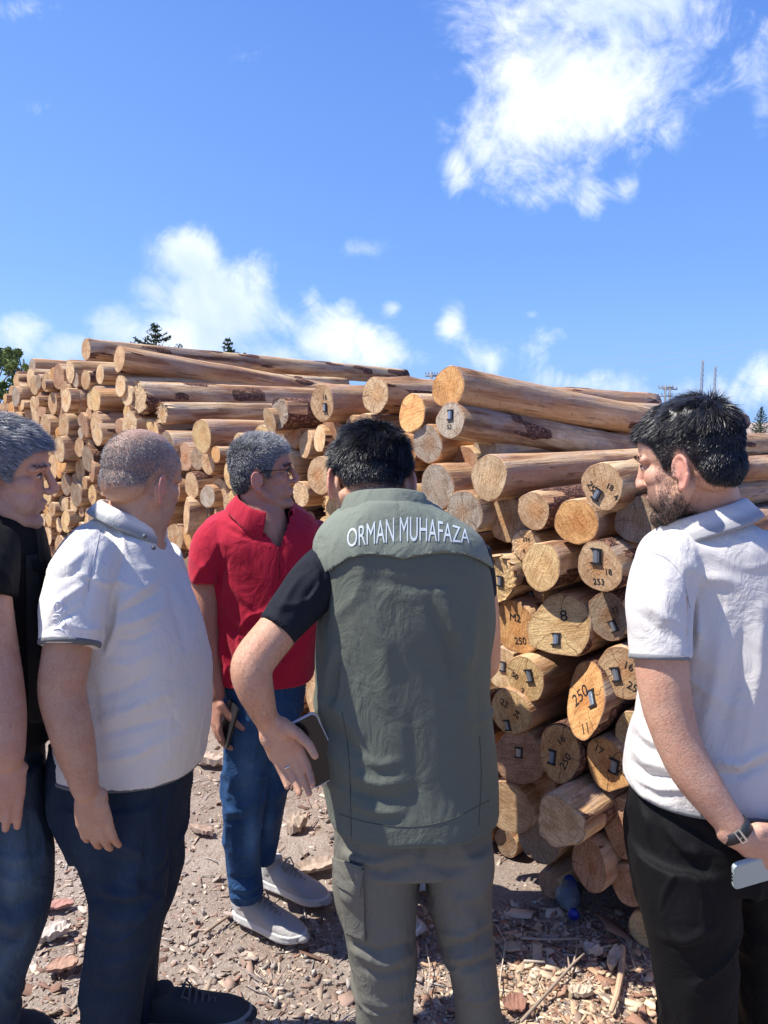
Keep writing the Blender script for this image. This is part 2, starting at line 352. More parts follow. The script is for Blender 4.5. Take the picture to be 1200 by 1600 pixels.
AX = Vector((0.70, 0.714, 0)).normalized()          # the logs' common direction
F0 = np.array([0.76, 2.60]); FE = np.array([-0.65, 0.76]); FE = FE / np.linalg.norm(FE); FN = np.array([-FE[1], FE[0]]) * 1.0
FN = np.array([-0.76, -0.65])                       # the face of the stack looks this way
def on_face(u, v, d=0.0):
    """where the sight line meets the stack's upright front face, pulled d metres out of it"""
    r = ray(u, v); o = F0 + FN * d
    k = np.dot(o, FN) / (r.x * FN[0] + r.y * FN[1]); return Vector((r.x * k, r.y * k, CAM_H + r.z * k))
def log_mesh(rad, L, seed, bark=0.25, tilt=(0, 0), lo=False, squash=1.0, rag=0.0, flats=0):
    rs = np.random.RandomState(seed); ns = 20 if lo else 36; nl = 10 if lo else 30
    th = np.linspace(0, 2 * np.pi, ns, endpoint=False)
    xs = np.concatenate([[0.0, 0.006], np.linspace(0.03, 1, nl - 2) * (L - 0.01)])
    TH, X = np.meshgrid(th, xs)
    ell = 1 + 0.04 * np.cos(2 * TH + rs.rand() * 6) + 0.025 * np.cos(3 * TH + rs.rand() * 6) + 0.014 * np.cos(5 * TH + rs.rand() * 6) + 0.008 * np.cos(9 * TH + rs.rand() * 6 + X * 2)
    taper = 1 - 0.05 * (X / L) * rs.rand()
    p3 = np.stack([X * 1.6, np.cos(TH) * 0.5, np.sin(TH) * 0.5], -1).reshape(-1, 3)
    n = fbm(p3, 1.6, 3, seed % 40).reshape(X.shape); nb = fbm(p3 * np.array([1.6, 1, 1]), 2.1, 4, seed % 37 + 5).reshape(X.shape)
    bm_ = sst(nb, 0.42 - bark, 0.62 - bark)
    r = rad * ell * taper * (1 + 0.06 * n) + 0.005 * bm_
    knot = np.zeros_like(r)
    for _ in range(rs.randint(3, 8)):
        kx, kt = rs.rand() * L, rs.rand() * 6.28; dt = np.abs((TH - kt + np.pi) % (2 * np.pi) - np.pi) * rad
        g = np.exp(-((X - kx) ** 2 / 0.0012 + dt ** 2 / 0.0005)); knot += g; r = r + 0.012 * g
    if flats:                                       # hewn flats give a squared block
        for q in range(flats):
            a0 = rs.rand() * 6.28; r = np.minimum(r, rad * 0.84 / np.maximum(np.cos(TH - a0), 0.3))
    r[0] *= 0.965
    bend = 0.012 * np.sin(X / L * np.pi) * rs.choice([-1, 1])
    Y = r * np.cos(TH) * squash + bend; Z = r * np.sin(TH) + bend * 0.4
    if rag: X = X.copy(); X[0] += (rs.rand(ns) - 0.5) * rag; X[1] += (rs.rand(ns) - 0.5) * rag * 0.5
    w = np.clip(1 - X / 0.25, 0, 1); X = X + (tilt[0] * Y + tilt[1] * Z) * w
    co = [np.stack([X, Y, Z], -1).reshape(-1, 3)]; m = len(xs); faces = []
    i = np.arange((m - 1)); k = np.arange(ns); I, K = np.meshgrid(i, k, indexing='ij')
    a = I * ns + K; b2 = I * ns + (K + 1) % ns
    quads = np.stack([a, b2, b2 + ns, a + ns], -1).reshape(-1, 4)
    faces = [tuple(q) for q in quads.tolist()]; side_n = len(faces)
    # front disc
    prev = list(range(ns)); base = m * ns; edge = [1.0] * (m * ns)
    for j, fr in enumerate((0.93, 0.84, 0.72, 0.58, 0.44, 0.3, 0.16)):
        y = Y[0] * fr; z = Z[0] * fr; x = tilt[0] * y + tilt[1] * z + (rs.rand(ns) - 0.5) * 0.0008
        if rag: x = x + (rs.rand(ns) - 0.5) * min(rag, .03) * 0.16 * fr
        co.append(np.stack([x, y, z], -1)); cur = list(range(base, base + ns)); base += ns; edge += [0.6 if fr > 0.9 else 0.2] * ns
        faces += [(prev[k], cur[k], cur[(k + 1) % ns], prev[(k + 1) % ns]) for k in range(ns)]; prev = cur
    faces.append(tuple(prev[::-1])) if False else faces.append(tuple(prev))
    last = list(range((m - 1) * ns, m * ns)); faces.append(tuple(last[::-1]))
    co = np.concatenate(co); me = mesh_np('log', co, faces)
    mi = [0] * side_n + [1] * (len(faces) - side_n); me.polygons.foreach_set('material_index', mi)
    flip_fix(me)
    z0 = len(co) - m * ns
    set_attr(me, 'bark', np.concatenate([bm_.ravel(), np.zeros(z0)])); set_attr(me, 'knot', np.concatenate([np.clip(knot, 0, 1).ravel(), np.zeros(z0)]))
    set_attr(me, 'edge', edge)
    sm = [True] * side_n + [False] * (len(faces) - side_n); me.polygons.foreach_set('use_smooth', sm)
    me.materials.append(M_SIDE); me.materials.append(M_END)
    return me
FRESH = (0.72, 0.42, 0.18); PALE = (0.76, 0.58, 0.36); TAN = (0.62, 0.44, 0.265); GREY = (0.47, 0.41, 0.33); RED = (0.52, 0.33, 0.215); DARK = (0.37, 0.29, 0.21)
YEL = (0.74, 0.54, 0.28)
def log_matrix(p, ax):
    X = ax.normalized(); Yv = Vector((0, 0, 1)).cross(X).normalized(); Zv = X.cross(Yv)
    return Matrix(((X.x, Yv.x, Zv.x, p.x), (X.y, Yv.y, Zv.y, p.y), (X.z, Yv.z, Zv.z, p.z), (0, 0, 0, 1)))
def stencil(parent, s, y, z, size, rot, tilt):
    c = bpy.data.curves.new('t', 'FONT'); c.body = s; c.size = size; c.align_x = 'CENTER'; c.align_y = 'CENTER'; c.extrude = 0.0004; c.offset = 0.0
    o = bpy.data.objects.new('t', c); COL.objects.link(o)
    me = bpy.data.meshes.new_from_object(o.evaluated_get(bpy.context.evaluated_depsgraph_get())); bpy.data.objects.remove(o)
    co = get_co(me); ca, sa = math.cos(rot), math.sin(rot)
    tx = co[:, 0] * ca - co[:, 1] * sa; ty = co[:, 0] * sa + co[:, 1] * ca
    yy = y - tx; zz = z + ty; xx = tilt[0] * yy + tilt[1] * zz - 0.0012 - co[:, 2]
    set_co(me, np.stack([xx, yy, zz], -1)); me.name = 'stencilled_number'; me.materials.clear()
    o = link('stencilled_number', me, M_INK, parent, smooth=False); return o
def plate(parent, y, z, rot, tilt, sz=1.0):
    mb = MB(); mb.mi = 0
    def pt(a, b_, h):
        ca, sa = math.cos(rot), math.sin(rot); yy = y - (a * ca - b_ * sa) * sz; zz = z + (a * sa + b_ * ca) * sz
        return (tilt[0] * yy + tilt[1] * zz - 0.001 - h, yy, zz)
    def slab(a0, a1, b0, b1, h0, h1):
        vs = [pt(a, b_, h) for a in (a0, a1) for b_ in (b0, b1) for h in (h0, h1)]
        mb.add(vs, [(0,1,3,2),(4,6,7,5),(0,4,5,1),(2,3,7,6),(0,2,6,4),(1,5,7,3)])
    slab(-0.008, 0.008, -0.014, 0.014, 0.0, 0.004)
    slab(-0.004, 0.004, -0.015, 0.015, 0.0042, 0.006)
    mb.mi = 1; slab(-0.014, 0.014, 0.0152, 0.020, 0, 0.006); slab(-0.014, 0.014, -0.020, -0.0152, 0, 0.006); slab(0.0084, 0.0125, -0.015, 0.015, 0, 0.006)
    return mb.build('metal_tag', [M_TAG, M_CLIP], parent, smooth=False)

# u, v, half height px, pull-out m, end colour, label, options
T = [
(134,546,16,.02,TAN,'long log lying highest of all on the left of the stack, against the sky',dict(L=3.75,to=(618,588),bark=.3)),
(186,561,20,.10,TAN,'long grey brown log just under the highest one, end left of the fir',dict(L=3.0,to=(492,612),bark=.12)),
(109,580,18,.05,PALE,'thick log with smooth brown side and pale end below the sky at far left',dict(bark=.0)),
(156,585,15,.08,PALE,'pale ended log tucked under the long grey brown log',{}),
(91,589,20,0,RED,'log seen edge on just left of the thick smooth one at the top left',{}),
(73,597,16,0,TAN,'small tan log third from the left hump of the stack top',{}),
(53,602,16,0,TAN,'small tan log under the grey log that tops the left end',{}),
(50,573,13,-.1,GREY,'weathered grey log capping the left end of the stack',dict(bark=.1)),
(27,590,10,-.05,TAN,'short visible log end beside the bushy tree',{}),(28,614,18,.05,PALE,'pale oval log end at the left edge below the bushy tree',{}),
(9,632,11,0,TAN,'tiny tan log end over the grey haired man in black',{}),(17,612,9,-.1,TAN,'tiny log end in shade by the tree at the left edge',{}),
(52,633,13,0,PALE,'pale log end just above the grey hair of the man in black',{}),(64,633,20,0,RED,'tall reddish log end above the grey hair of the man in black',{}),
(82,630,18,.02,TAN,'knotty log end with dark pith left of the big oval end',dict(bark=.4)),(103,625,19,.12,PALE,'pale oval log end with a long dark streaked side, below the thick smooth log',dict(bark=.2)),
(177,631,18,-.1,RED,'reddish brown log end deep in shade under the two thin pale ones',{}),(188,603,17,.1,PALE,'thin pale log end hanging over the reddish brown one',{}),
(198,618,17,.08,PALE,'thin knotty log end beside the broken barky log',{}),(102,660,13,.05,TAN,'narrow log end under the pale oval one on the left',{}),
(74,662,13,.05,PALE,'slim pale end right of the grey hair of the man in black',{}),(48,650,11,0,TAN,'slim end touching the grey hair of the man in black',{}),
(131,664,20,.1,RED,'brown log end with black stamped marks and a light chamfer',dict(tilt=(.1,-.2))),(152,679,17,.12,PALE,'spotted pale end between the brown stamped one and the small split one',{}),
(186,666,13,.05,RED,'small pinkish cracked end left of the long crooked log',{}),(92,702,20,.15,PALE,'bright pale end at the forehead of the grey haired man in black',{}),
(124,699,16,.05,TAN,'knotty oval end right of the bright pale one',{}),(140,702,17,.05,TAN,'long oval spotted end above the stamped column',{}),
(218,622,26,.05,PALE,'barky log with a torn ragged end over the balding head',dict(rag=.06,bark=.22,L=2.7)),
(254,646,17,.0,PALE,'peeled white log with torn splinters lying along the stack',dict(bark=-.2,rag=.05,L=2.6)),
(202,663,22,.10,PALE,'long crooked log lying right above the balding head',dict(bark=.15,L=2.6)),
(315,682,26,.12,YEL,'yellow oval end with a dark pith hole right of the balding head',dict(bark=.05)),
(289,714,22,0,RED,'reddish end with two black knots beside the balding head',{}),
(325,721,21,.05,TAN,'two tone end with a bright lower edge between the balding and the grey haired head',dict(bark=.3)),(308,716,19,0,DARK,'dull grey end half hidden behind the two tone one',{}),
(299,759,20,.06,TAN,'oval end crossed by a dark crack beside the ear of the balding man',dict(bark=.3)),
(324,776,19,.06,GREY,'grey weathered end with a purple pith in the middle column',{}),(343,764,18,.0,TAN,'lopsided tan end right of the grey purple one',dict(bark=.3)),
(361,742,21,.08,YEL,'bright yellow end touching the back of the grey haired head',{}),(373,693,16,.06,PALE,'pale end peeping over the grey hair of the man in red',{}),
(291,806,29,.10,TAN,'tall split tan end with a bright cut edge above the red shoulder',dict(tilt=(.4,.1),squash=.8)),
(319,800,14,0,DARK,'small dull end right of the tall split one',{}),(359,788,18,.05,TAN,'tan end tucked behind the red collar',{}),
(290,838,14,0,DARK,'dull end below the tall split one',{}),(272,842,24,.05,TAN,'narrow long oval end right of the white collar',{}),
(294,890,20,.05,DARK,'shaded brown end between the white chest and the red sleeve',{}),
(421,657,20,.12,PALE,'bright peeled log over the grey haired head with a sawn yellow end',dict(bark=-.1,L=2.5,tilt=(.2,-.3))),
(437,646,23,.10,GREY,'dark barky log with a frosty grey weathered end',dict(bark=.85,rag=.02)),
(503,630,29,.14,TAN,'stamped oval end with a metal tag, second from the left in the top run',dict(bark=.0,marks=[('16',.02,.025,.035,0)],tag=(.022,-.02,0))),
(477,694,22,.02,TAN,'end cut by a bright diagonal edge left of the dark haired head',dict(tilt=(.3,.2))),(499,686,22,.06,PALE,'end with a bright wedge touching the dark haired head',dict(tilt=(.35,.1))),
(499,743,30,.14,TAN,'oval end ringed in grey right of the face with glasses',dict(bark=.0)),
(470,772,20,.02,PALE,'pale log with black spotted end in front of the red shirt man mouth',dict(bark=.0,rag=.01)),
(517,788,18,.0,YEL,'yellow crumbly end under the ringed oval one',dict(rag=.03)),(485,812,12,-.1,DARK,'dark barked end above the red shoulder',dict(bark=.8)),
(508,821,14,.0,YEL,'small round yellow end between the red and the green shoulder',{}),
(586,617,28,.10,PALE,'pale end with an orange heart in the middle of the top run',dict(bark=.2,L=2.7)),
(643,645,31,.10,FRESH,'fresh orange end with a deep saw notch',dict(bark=-.1,tilt=(.15,.25))),
(700,605,33,.16,FRESH,'thick log topping the right half of the stack with a fresh orange end',dict(bark=.12,L=2.75,to=(1000,657))),
(703,657,29,.18,GREY,'long log under the thick top one, grey end with a black stamp and metal tag',dict(bark=.2,L=2.6,to=(1000,706),marks=[('52',.0,-.03,.03,0)],tag=(.0,.025,.1))),
(667,693,31,.10,GREY,'weathered grey end left of the long stamped log',dict(bark=.0)),(553,668,20,.06,TAN,'log with a frayed upper side over the dark haired head',dict(bark=.2)),
(629,707,30,.05,FRESH,'orange end half hidden by the dark haired head',dict(bark=.0)),
(683,760,34,.16,GREY,'round grey sawn end in the middle of the stack right of the ear',dict(bark=.1)),
(650,779,22,.06,YEL,'yellow end with a metal tag at the green collar',dict(marks=[('17',.01,.02,.03,0)],tag=(-.01,-.02,.1))),
(757,704,24,-.05,GREY,'grey weathered long log under the long stamped one',dict(bark=.1,L=2.6)),
(764,746,36,.18,PALE,'big pale end with a tiny orange pith and a long yellow side',dict(bark=.0,L=2.6)),
(725,800,35,.16,GREY,'round grey speckled end left below the big pale one',{}),
(793,812,35,.06,TAN,'tan end crossed by shade between the speckled and the purple barked one',{}),
(833,797,29,.14,TAN,'round dull end with a purple barked side, left of the big ridged one',dict(bark=.7)),
(900,815,37,.14,FRESH,'large orange end with ridged saw marks under the stamped 250',dict(bark=.2,squash=1.05)),
(941,760,37,.18,TAN,'round end stamped 250 and 18 beside the bearded face',dict(marks=[('250',-.04,-.01,.036,-.9),('18',.03,.0,.03,-.4),('4',.055,-.035,.03,-.5)],tag=(-.02,-.03,-.5))),
(995,812,37,.10,DARK,'dark grey round end behind the beard',{}),
(822,852,27,.10,PALE,'pale end stamped 254 with a frayed rim',dict(rag=.015,marks=[('254',.0,.03,.028,0),('6',-.01,-.03,.026,0)])),
(845,885,36,.20,YEL,'round yellow end with an orange knotted side, centre of the right half',dict(bark=.35)),
(936,885,38,.20,TAN,'big tan end with metal tag stamped 18 and 253, beside white sleeve',dict(bark=.3,marks=[('18',.035,-.015,.028,.1),('253',.0,-.055,.03,.1)],tag=(-.01,.035,.0),tagz=1.3)),
(740,855,20,-.02,PALE,'log lying in the sun just over the ragged end',{}),
(778,903,37,.12,YEL,'end torn into a fringe of splinters beside right arm of vest man',dict(rag=.07,bark=.3,tag=(.01,-.01,0))),
(833,932,20,.0,TAN,'tagged end peeping from behind the split block',dict(tag=(-.01,.0,.5))),
(805,980,43,.10,FRESH,'ridged orange end stamped M2 next to the black sleeve',dict(marks=[('M2',.0,.03,.034,0),('250',.02,-.04,.03,.2)])),
(872,980,50,.16,YEL,'broad block end split in two planes with a metal tag',dict(tilt=(-.35,.25),flats=3,bark=.4,squash=1.0,marks=[('8',.01,.03,.04,.3)],tag=(.0,-.03,.1))),
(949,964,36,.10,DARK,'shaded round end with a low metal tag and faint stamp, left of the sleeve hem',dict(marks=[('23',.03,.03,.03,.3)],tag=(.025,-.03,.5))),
(972,1051,42,.12,TAN,'end stamped 16 and 250 beside the bare upper arm',dict(marks=[('16',.02,.025,.034,-.2),('250',.045,-.04,.036,-.3)],tag=(-.02,-.01,.3),tagz=1.2)),
(820,1060,36,.14,YEL,'yellow end stamped 2 50 with a metal tag high on it',dict(bark=.0,marks=[('50',-.045,.0,.03,-.4),('2',-.01,-.05,.03,-.3)],tag=(.02,.015,.3),tagz=1.2)),
(786,1045,33,.04,PALE,'pale end behind the elbow of the man in the vest',dict(tag=(.0,.01,.0))),
(797,1113,38,.16,YEL,'yellow end stamped 22 and 24 with a tag at its lower left',dict(marks=[('22',-.025,.025,.034,-.3),('24',.03,.0,.034,1.2)],tag=(-.01,-.05,.3))),
(915,1092,55,.16,FRESH,'large slanting oval end half in shade, stamped 250 with an open metal clip',dict(tilt=(.5,.35),bark=.75,squash=.8,marks=[('250',-.02,.0,.04,.9),('11',.02,-.06,.032,.6)],tag=(.02,.01,.6),tagz=1.3)),
(995,1150,38,.10,YEL,'smooth yellow end under the rim of the white shirt',{}),
(874,1177,41,.16,FRESH,'orange end stamped 16 and 250 on a black barked log',dict(tilt=(.2,.25),bark=1.0,marks=[('16',.0,.04,.034,1.0),('250',.03,-.015,.036,1.2)],tag=(-.025,-.02,.1),tagz=1.2)),
(811,1185,42,.14,RED,'brown end striped by a shadow with a small tag, below the 22 24 one',dict(tilt=(-.3,.0),bark=.2,tag=(.0,.02,.0))),
(953,1197,43,.14,FRESH,'orange square cornered end stamped 17 and 25',dict(flats=2,bark=.2,marks=[('17',-.04,.04,.034,-.3),('25',.045,.0,.034,-.2)],tag=(.015,.005,-.1),tagz=1.3)),
(843,1226,33,.04,RED,'pinkish rough end behind the square block',{}),(793,1262,40,.14,TAN,'plain smooth end low beside the green trousers',dict(tilt=(-.3,.0),flats=1)),
(875,1285,45,.30,PALE,'squared pale block pushed out of the stack near the bottom',dict(flats=3,bark=.2,rag=.012,squash=1.0)),
(840,1315,37,.08,DARK,'dark mottled end below the squared block',dict(rag=.01)),(920,1352,40,.16,RED,'pinkish rough end lowest in the stack over the water bottle',dict(tilt=(.2,.1),squash=.85)),
(975,1297,48,.10,RED,'tall brown end beside the black trousers',dict(squash=.75)),(980,1384,33,.10,RED,'lowest small end by the black trousers',dict(squash=.85)),
(100,730,10,0,DARK,'small dull end low under the bright pale one',{}),(103,757,16,.03,DARK,'dark oval end at nose height of the man in black',{}),(118,753,14,0,DARK,'grey oval right of the dark one at nose height',{}),
(143,736,18,.08,RED,'rosy end stamped in black left of the balding head',dict(tilt=(.2,0))),(160,757,19,.04,RED,'long narrow end right at the edge of the balding head',{}),
(144,773,15,.05,YEL,'yellow knotty end over the white collar',{}),(74,779,14,.05,TAN,'narrow end in front of the mouth of the man in black',{}),
(98,787,13,0,DARK,'dull purple end left of the knotty one',{}),(115,787,14,.04,PALE,'pale edged spotted end over the left white shoulder',{}),
(66,814,11,.0,PALE,'tiny bright edged end below the chin of the man in black',{}),(76,812,12,.04,YEL,'tiny yellow end below the chin of the man in black',{}),
(92,820,12,.0,PALE,'small pale end left of the bright sawn one by the shoulder',{}),(103,816,17,.08,YEL,'bright sawn end on a dark log by the white shoulder',dict(bark=.6)),
(57,838,13,0,DARK,'dark thin end at the black shirt',{}),(74,838,15,.03,PALE,'bright edged end between the black and the white shirt',{}),
(77,862,13,.0,RED,'rosy end between the black and the white shirt',{}),(74,890,15,.1,PALE,'pale end at the elbow level gap between black and white shirt',{}),
(1042,702,24,.05,TAN,'log passing behind the head of the bearded man',dict(L=2.8,bark=.1)),(1060,745,27,.08,GREY,'grey streaked log running right from behind the dark haired head',dict(L=2.7,bark=.25)),
(1075,790,26,.08,PALE,'pale cracked log running right behind the white collar',dict(L=2.6,bark=.0)),
(762,645,21,-.25,TAN,'log on top whose far sawn end shows against the sky right of the dark hair',dict(L=3.0,to=(1178,660),bark=.3)),
(1105,842,36,.08,TAN,'log behind the back of the white shirt',{}),
]
used_s = []
LOGS = []
def place_log(p, rad, col, label, opt, seed, lo=False):
    ax = Vector((AX.x, AX.y, 0)); L = opt.get('L', 2.5 + (seed * 37 % 17) / 100)
    ja = ((seed * 7919) % 100 / 100 - 0.5) * 0.05
    if 'to' in opt:
        r = ray(*opt['to']); rho = r.x / r.y                   # solve p.x + ax.x*k = rho*(p.y + ax.y*k)
        k = (rho * p.y - p.x) / (ax.x - rho * ax.y); z = CAM_H + (p.y + ax.y * k) * r.z / r.y; ax.z = (z - p.z) / k
    else: ax = Matrix.Rotation(ja, 3, 'Z') @ ax
    me = log_mesh(rad, L, seed, opt.get('bark', 0.1 + (seed * 53 % 40) / 100 - 0.12), opt.get('tilt', (0.04 * math.sin(seed), 0.04 * math.cos(seed * 3))), lo, opt.get('squash', 1.0), opt.get('rag', 0.0), opt.get('flats', 0))
    o = bpy.data.objects.new('pine_log', me); COL.objects.link(o); o.matrix_world = log_matrix(p, ax)
    k = 1 + 0.10 * math.sin(seed * 12.9); o.color = (col[0] * k, col[1] * k, col[2] * k, 1)
    tl = opt.get('tilt', (0.04 * math.sin(seed), 0.04 * math.cos(seed * 3)))
    q = rad / 0.085
    for (s_, y, z, size, rot) in opt.get('marks', []): stencil(o, s_, -y * q, z * q, size * q, rot, tl)
    if 'tag' in opt: y, z, rot = opt['tag']; plate(o, -y * q, z * q, rot, tl, opt.get('tagz', 1.0))
    if len(label.split()) > 16: print('LONG', label)
    tag(o, label, 'log', 'peeled pine logs in the stack'); return o
for i, (u, v, h, d, col_, lab, opt) in enumerate(T):
    p = on_face(u, v, d); ray_len = (p - Vector((0, 0, CAM_H))).dot(Vector((0, math.cos(PITCH), -math.sin(PITCH))))
    rad = h * ray_len / 1200
    place_log(p, rad, col_, lab, opt, 100 + i)
    q = on_face(u, v, 0); s_ = (q.x - F0[0]) * FE[0] + (q.y - F0[1]) * FE[1]; used_s.append((s_, q.z, rad * 1.0))
# fill the rest of the face with logs that touch their neighbours
OUT = [(-400,640),(0,632),(20,590),(45,570),(90,575),(120,570),(150,580),(175,600),(210,600),(240,650),(260,668),(300,690),(370,690),(430,640),(500,640),(560,655),(600,640),(650,640),(700,640),(740,690),(760,722),(820,770),(870,775),(940,735),(990,770),(1010,740),(1030,700),(1100,700),(1250,695),(1500,700)]
def outv(u):
    for (a, b), (c, d) in zip(OUT, OUT[1:]):
        if a <= u <= c: return b + (d - b) * (u - a) / (c - a)
    return 700
rs = np.random.RandomState(5); circ = list(used_s); fill = []
def fcoord(s_, z): q = F0 + FE * s_; return Vector((q[0], q[1], z))
for (rmin, rmax, tries) in ((0.095, 0.115, 2500), (0.078, 0.105, 6000), (0.062, 0.09, 9000), (0.045, 0.07, 9000)):
    S = rs.rand(tries) * 10.2 - 1.35; Zs = rs.rand(tries) * 2.35 + 0.04
    for s_, z in zip(S, Zs):
        arr = np.array(circ); dd = np.hypot(arr[:, 0] - s_, arr[:, 1] - z) - arr[:, 2]; rr = min(dd.min() * 1.03, rmax, z * 1.02)
        if rr < rmin: continue
        p = fcoord(s_, z); uu, vv = to_px(np.array([[p.x, p.y, p.z]])); uu, vv = uu[0], vv[0]
        hp = rr / (p.y) * 1200
        if (uu > 1085 and vv - hp < 900) or vv - hp < outv(uu) or uu < -330 or uu > 1420: continue
        circ.append((s_, z, rr)); fill.append((s_, z, rr, uu, vv, hp))
print('traced', len(T), 'fill', len(fill))
HIDE = [(520,870,750,1290),(335,800,500,1060),(1000,640,1140,760),(1000,830,1400,1220),(90,850,290,1190),(-400,660,60,1160),(150,1160,270,1260),(185,700,270,820),(370,690,455,800),(1010,1240,1500,1500),(530,680,620,760),(0,640,60,1160),(430,870,520,1000),(295,880,345,1000)]
def hidden(u, v, h):
    return any(a <= u - h * .5 and u + h * .5 <= c and b <= v - h * .9 and v + h * .9 <= d for a, b, c, d in HIDE) or u + h < 0 or u - h > 1200
def where(u, v):
    if u < 150: z = 'between man in black and balding man' if v > 640 else 'at the far left of the stack'
    elif u < 345: z = 'between balding and red shirt'
    elif u < 520: z = 'between red shirt and green vest' if v < 1000 else 'under the hand with the ring'
    elif u < 760: z = 'right above the green vest'
    elif u < 1010: z = 'between green vest and bearded man'
    else: z = 'right of the bearded man'
    return z
cols = [TAN, PALE, TAN, YEL, RED, DARK, GREY, FRESH, TAN]; names = {TAN: 'tan', PALE: 'pale', YEL: 'yellow', RED: 'reddish', DARK: 'dull brown', GREY: 'grey', FRESH: 'orange'}
vis = [f_ for f_ in fill if not hidden(f_[3], f_[4], f_[5])]; hid = [f_ for f_ in fill if hidden(f_[3], f_[4], f_[5])]
vis.sort(key=lambda f_: -f_[5]); print('visible fill', len(vis), 'hidden', len(hid))
keep = 300 - len(T); rest = hid + vis[keep:]; vis = vis[:keep]
byz = {}
for f_ in vis: byz.setdefault(where(f_[3], f_[4]), []).append(f_)
ORD = ['first','second','third','fourth','fifth','sixth','seventh','eighth','ninth','tenth','eleventh','twelfth','thirteenth','fourteenth','fifteenth','sixteenth']
n = 0
for zone, lst in byz.items():
    lst.sort(key=lambda f_: f_[4]); rows = [lst[i:i + 6] for i in range(0, len(lst), 6)]
    for ri, row in enumerate(rows):
        row.sort(key=lambda f_: f_[3])
        for ci, (s_, z, rr, uu, vv, hp) in enumerate(row):
            c_ = cols[rs.randint(len(cols))]; n += 1
            size = 'thick' if rr > .09 else ('middling' if rr > .07 else 'thin')
            lv = 'level with the heads' if vv < 800 else ('level with the chests' if vv < 1000 else ('at waist height' if vv < 1250 else 'near the ground'))
            lab = f'{size} {names[c_]} end {zone}, {ORD[ri % 16]} band, {ORD[ci]} from left'
            d = rs.rand() * 0.14 - 0.04; p = fcoord(s_, z) + Vector((FN[0] * d, FN[1] * d, 0))
            place_log(p, rr, c_, lab, {}, 400 + n, lo=rr * 1200 / p.y < 22)
# logs that no eye in the photo meets, kept so that the stack stays closed from the side
cos, fcs, mis, bks, kns, eds, base = [], [], [], [], [], [], 0
for i, (s_, z, rr, uu, vv, hp) in enumerate(rest):
    me = log_mesh(rr, 2.5, 900 + i, 0.2, (0, 0), True); d = rs.rand() * 0.12 - 0.05
    p = fcoord(s_, z) + Vector((FN[0] * d, FN[1] * d, 0)); Mx = np.array(log_matrix(p, AX)); c = get_co(me)
    cos.append(c @ Mx[:3, :3].T + Mx[:3, 3]); fcs += [tuple(v_ + base for v_ in pl.vertices) for pl in me.polygons]; mis += [pl.material_index for pl in me.polygons]
    for nm, L_ in (('bark', bks), ('knot', kns), ('edge', eds)):
        a_ = np.empty(len(c), dtype=np.float32); me.attributes[nm].data.foreach_get('value', a_); L_.append(a_)
    base += len(c); bpy.data.meshes.remove(me)
me = mesh_np('log_stack', np.concatenate(cos), fcs); me.polygons.foreach_set('material_index', mis)
for nm, L_ in (('bark', bks), ('knot', kns), ('edge', eds)): set_attr(me, nm, np.concatenate(L_))
# ends of these logs: plain timber colour per object
o = link('log_stack', me, [M_SIDE, M_END]); o.color = (*TAN, 1)
tag(o, 'rest of the stacked pine logs hidden behind the five men', 'logs', kind='stuff')
# ------------------------------------------------------------------ ground
def mat_ground():
    m, t, b = mat('ground_soil'); g = t.n.new('ShaderNodeNewGeometry').outputs['Position']
    n1 = t.noise(g, 1.3, 5, 0.6, 0.3); n2 = t.noise(g, 12, 6, 0.65, 0.2); n3 = t.noise(g, 70, 5, 0.7); n4 = t.noise(g, 260, 3, 0.7)
    vor = t.new('ShaderNodeTexVoronoi'); t.l.new(g, vor.inputs['Vector']); vor.inputs['Scale'].default_value = 95
    c = t.mix(t.sstep(n1, 0.38, 0.62), (0.32, 0.26, 0.215), (0.47, 0.40, 0.34))
    c = t.mix(t.math('MULTIPLY', t.sstep(n2, 0.45, 0.7), 0.6), c, (0.24, 0.165, 0.125))
    c = t.mix(t.math('MULTIPLY', t.sstep(n3, 0.5, 0.68), 0.6), c, (0.66, 0.55, 0.46))
    c = t.mix(t.math('MULTIPLY', t.sstep(n4, 0.52, 0.62), 0.5), c, (0.15, 0.10, 0.08))
    c = t.mix(t.math('MULTIPLY', t.sstep(vor.outputs['Distance'], 0.2, 0.6), 0.35), c, (0.2, 0.14, 0.11))
    t.l.new(c, b.inputs['Base Color']); b.inputs['Roughness'].default_value = 0.95; b.inputs['Specular IOR Level'].default_value = 0.1
    h = t.math('ADD', t.math('MULTIPLY', n3, 1.0), t.math('ADD', n2, t.math('MULTIPLY', n4, 0.45)))
    t.l.new(t.bump(h, 0.9, 0.012), b.inputs['Normal']); return m
M_GROUND = mat_ground()
def ground_h(x, y):
    p = np.stack([x, y, np.zeros_like(x)], -1); near = np.clip(1 - (np.hypot(x, y - 2.5) - 5) / 4, 0, 1)
    return (0.022 * fbm(p, 1.1, 3, 2) + 0.010 * fbm(p, 9, 3, 4) - 0.012) * near
nx, ny = 300, 300
gx = np.concatenate([[-900, -200, -60, -25], np.linspace(-8, 6, nx), [15, 50, 200, 900]]); gy = np.concatenate([[-300, -60, -12], np.linspace(-3, 10, ny), [20, 60, 250, 1500]])
GX, GY = np.meshgrid(gx, gy); gz = ground_h(GX.ravel(), GY.ravel())
co = np.stack([GX.ravel(), GY.ravel(), gz], -1); w_ = len(gx)
ii, jj = np.meshgrid(np.arange(len(gy) - 1), np.arange(w_ - 1), indexing='ij'); a = (ii * w_ + jj).ravel()
g = link('ground', mesh_np('ground', co, np.stack([a, a + 1, a + w_ + 1, a + w_], -1)), M_GROUND); tag(g, kind='structure')

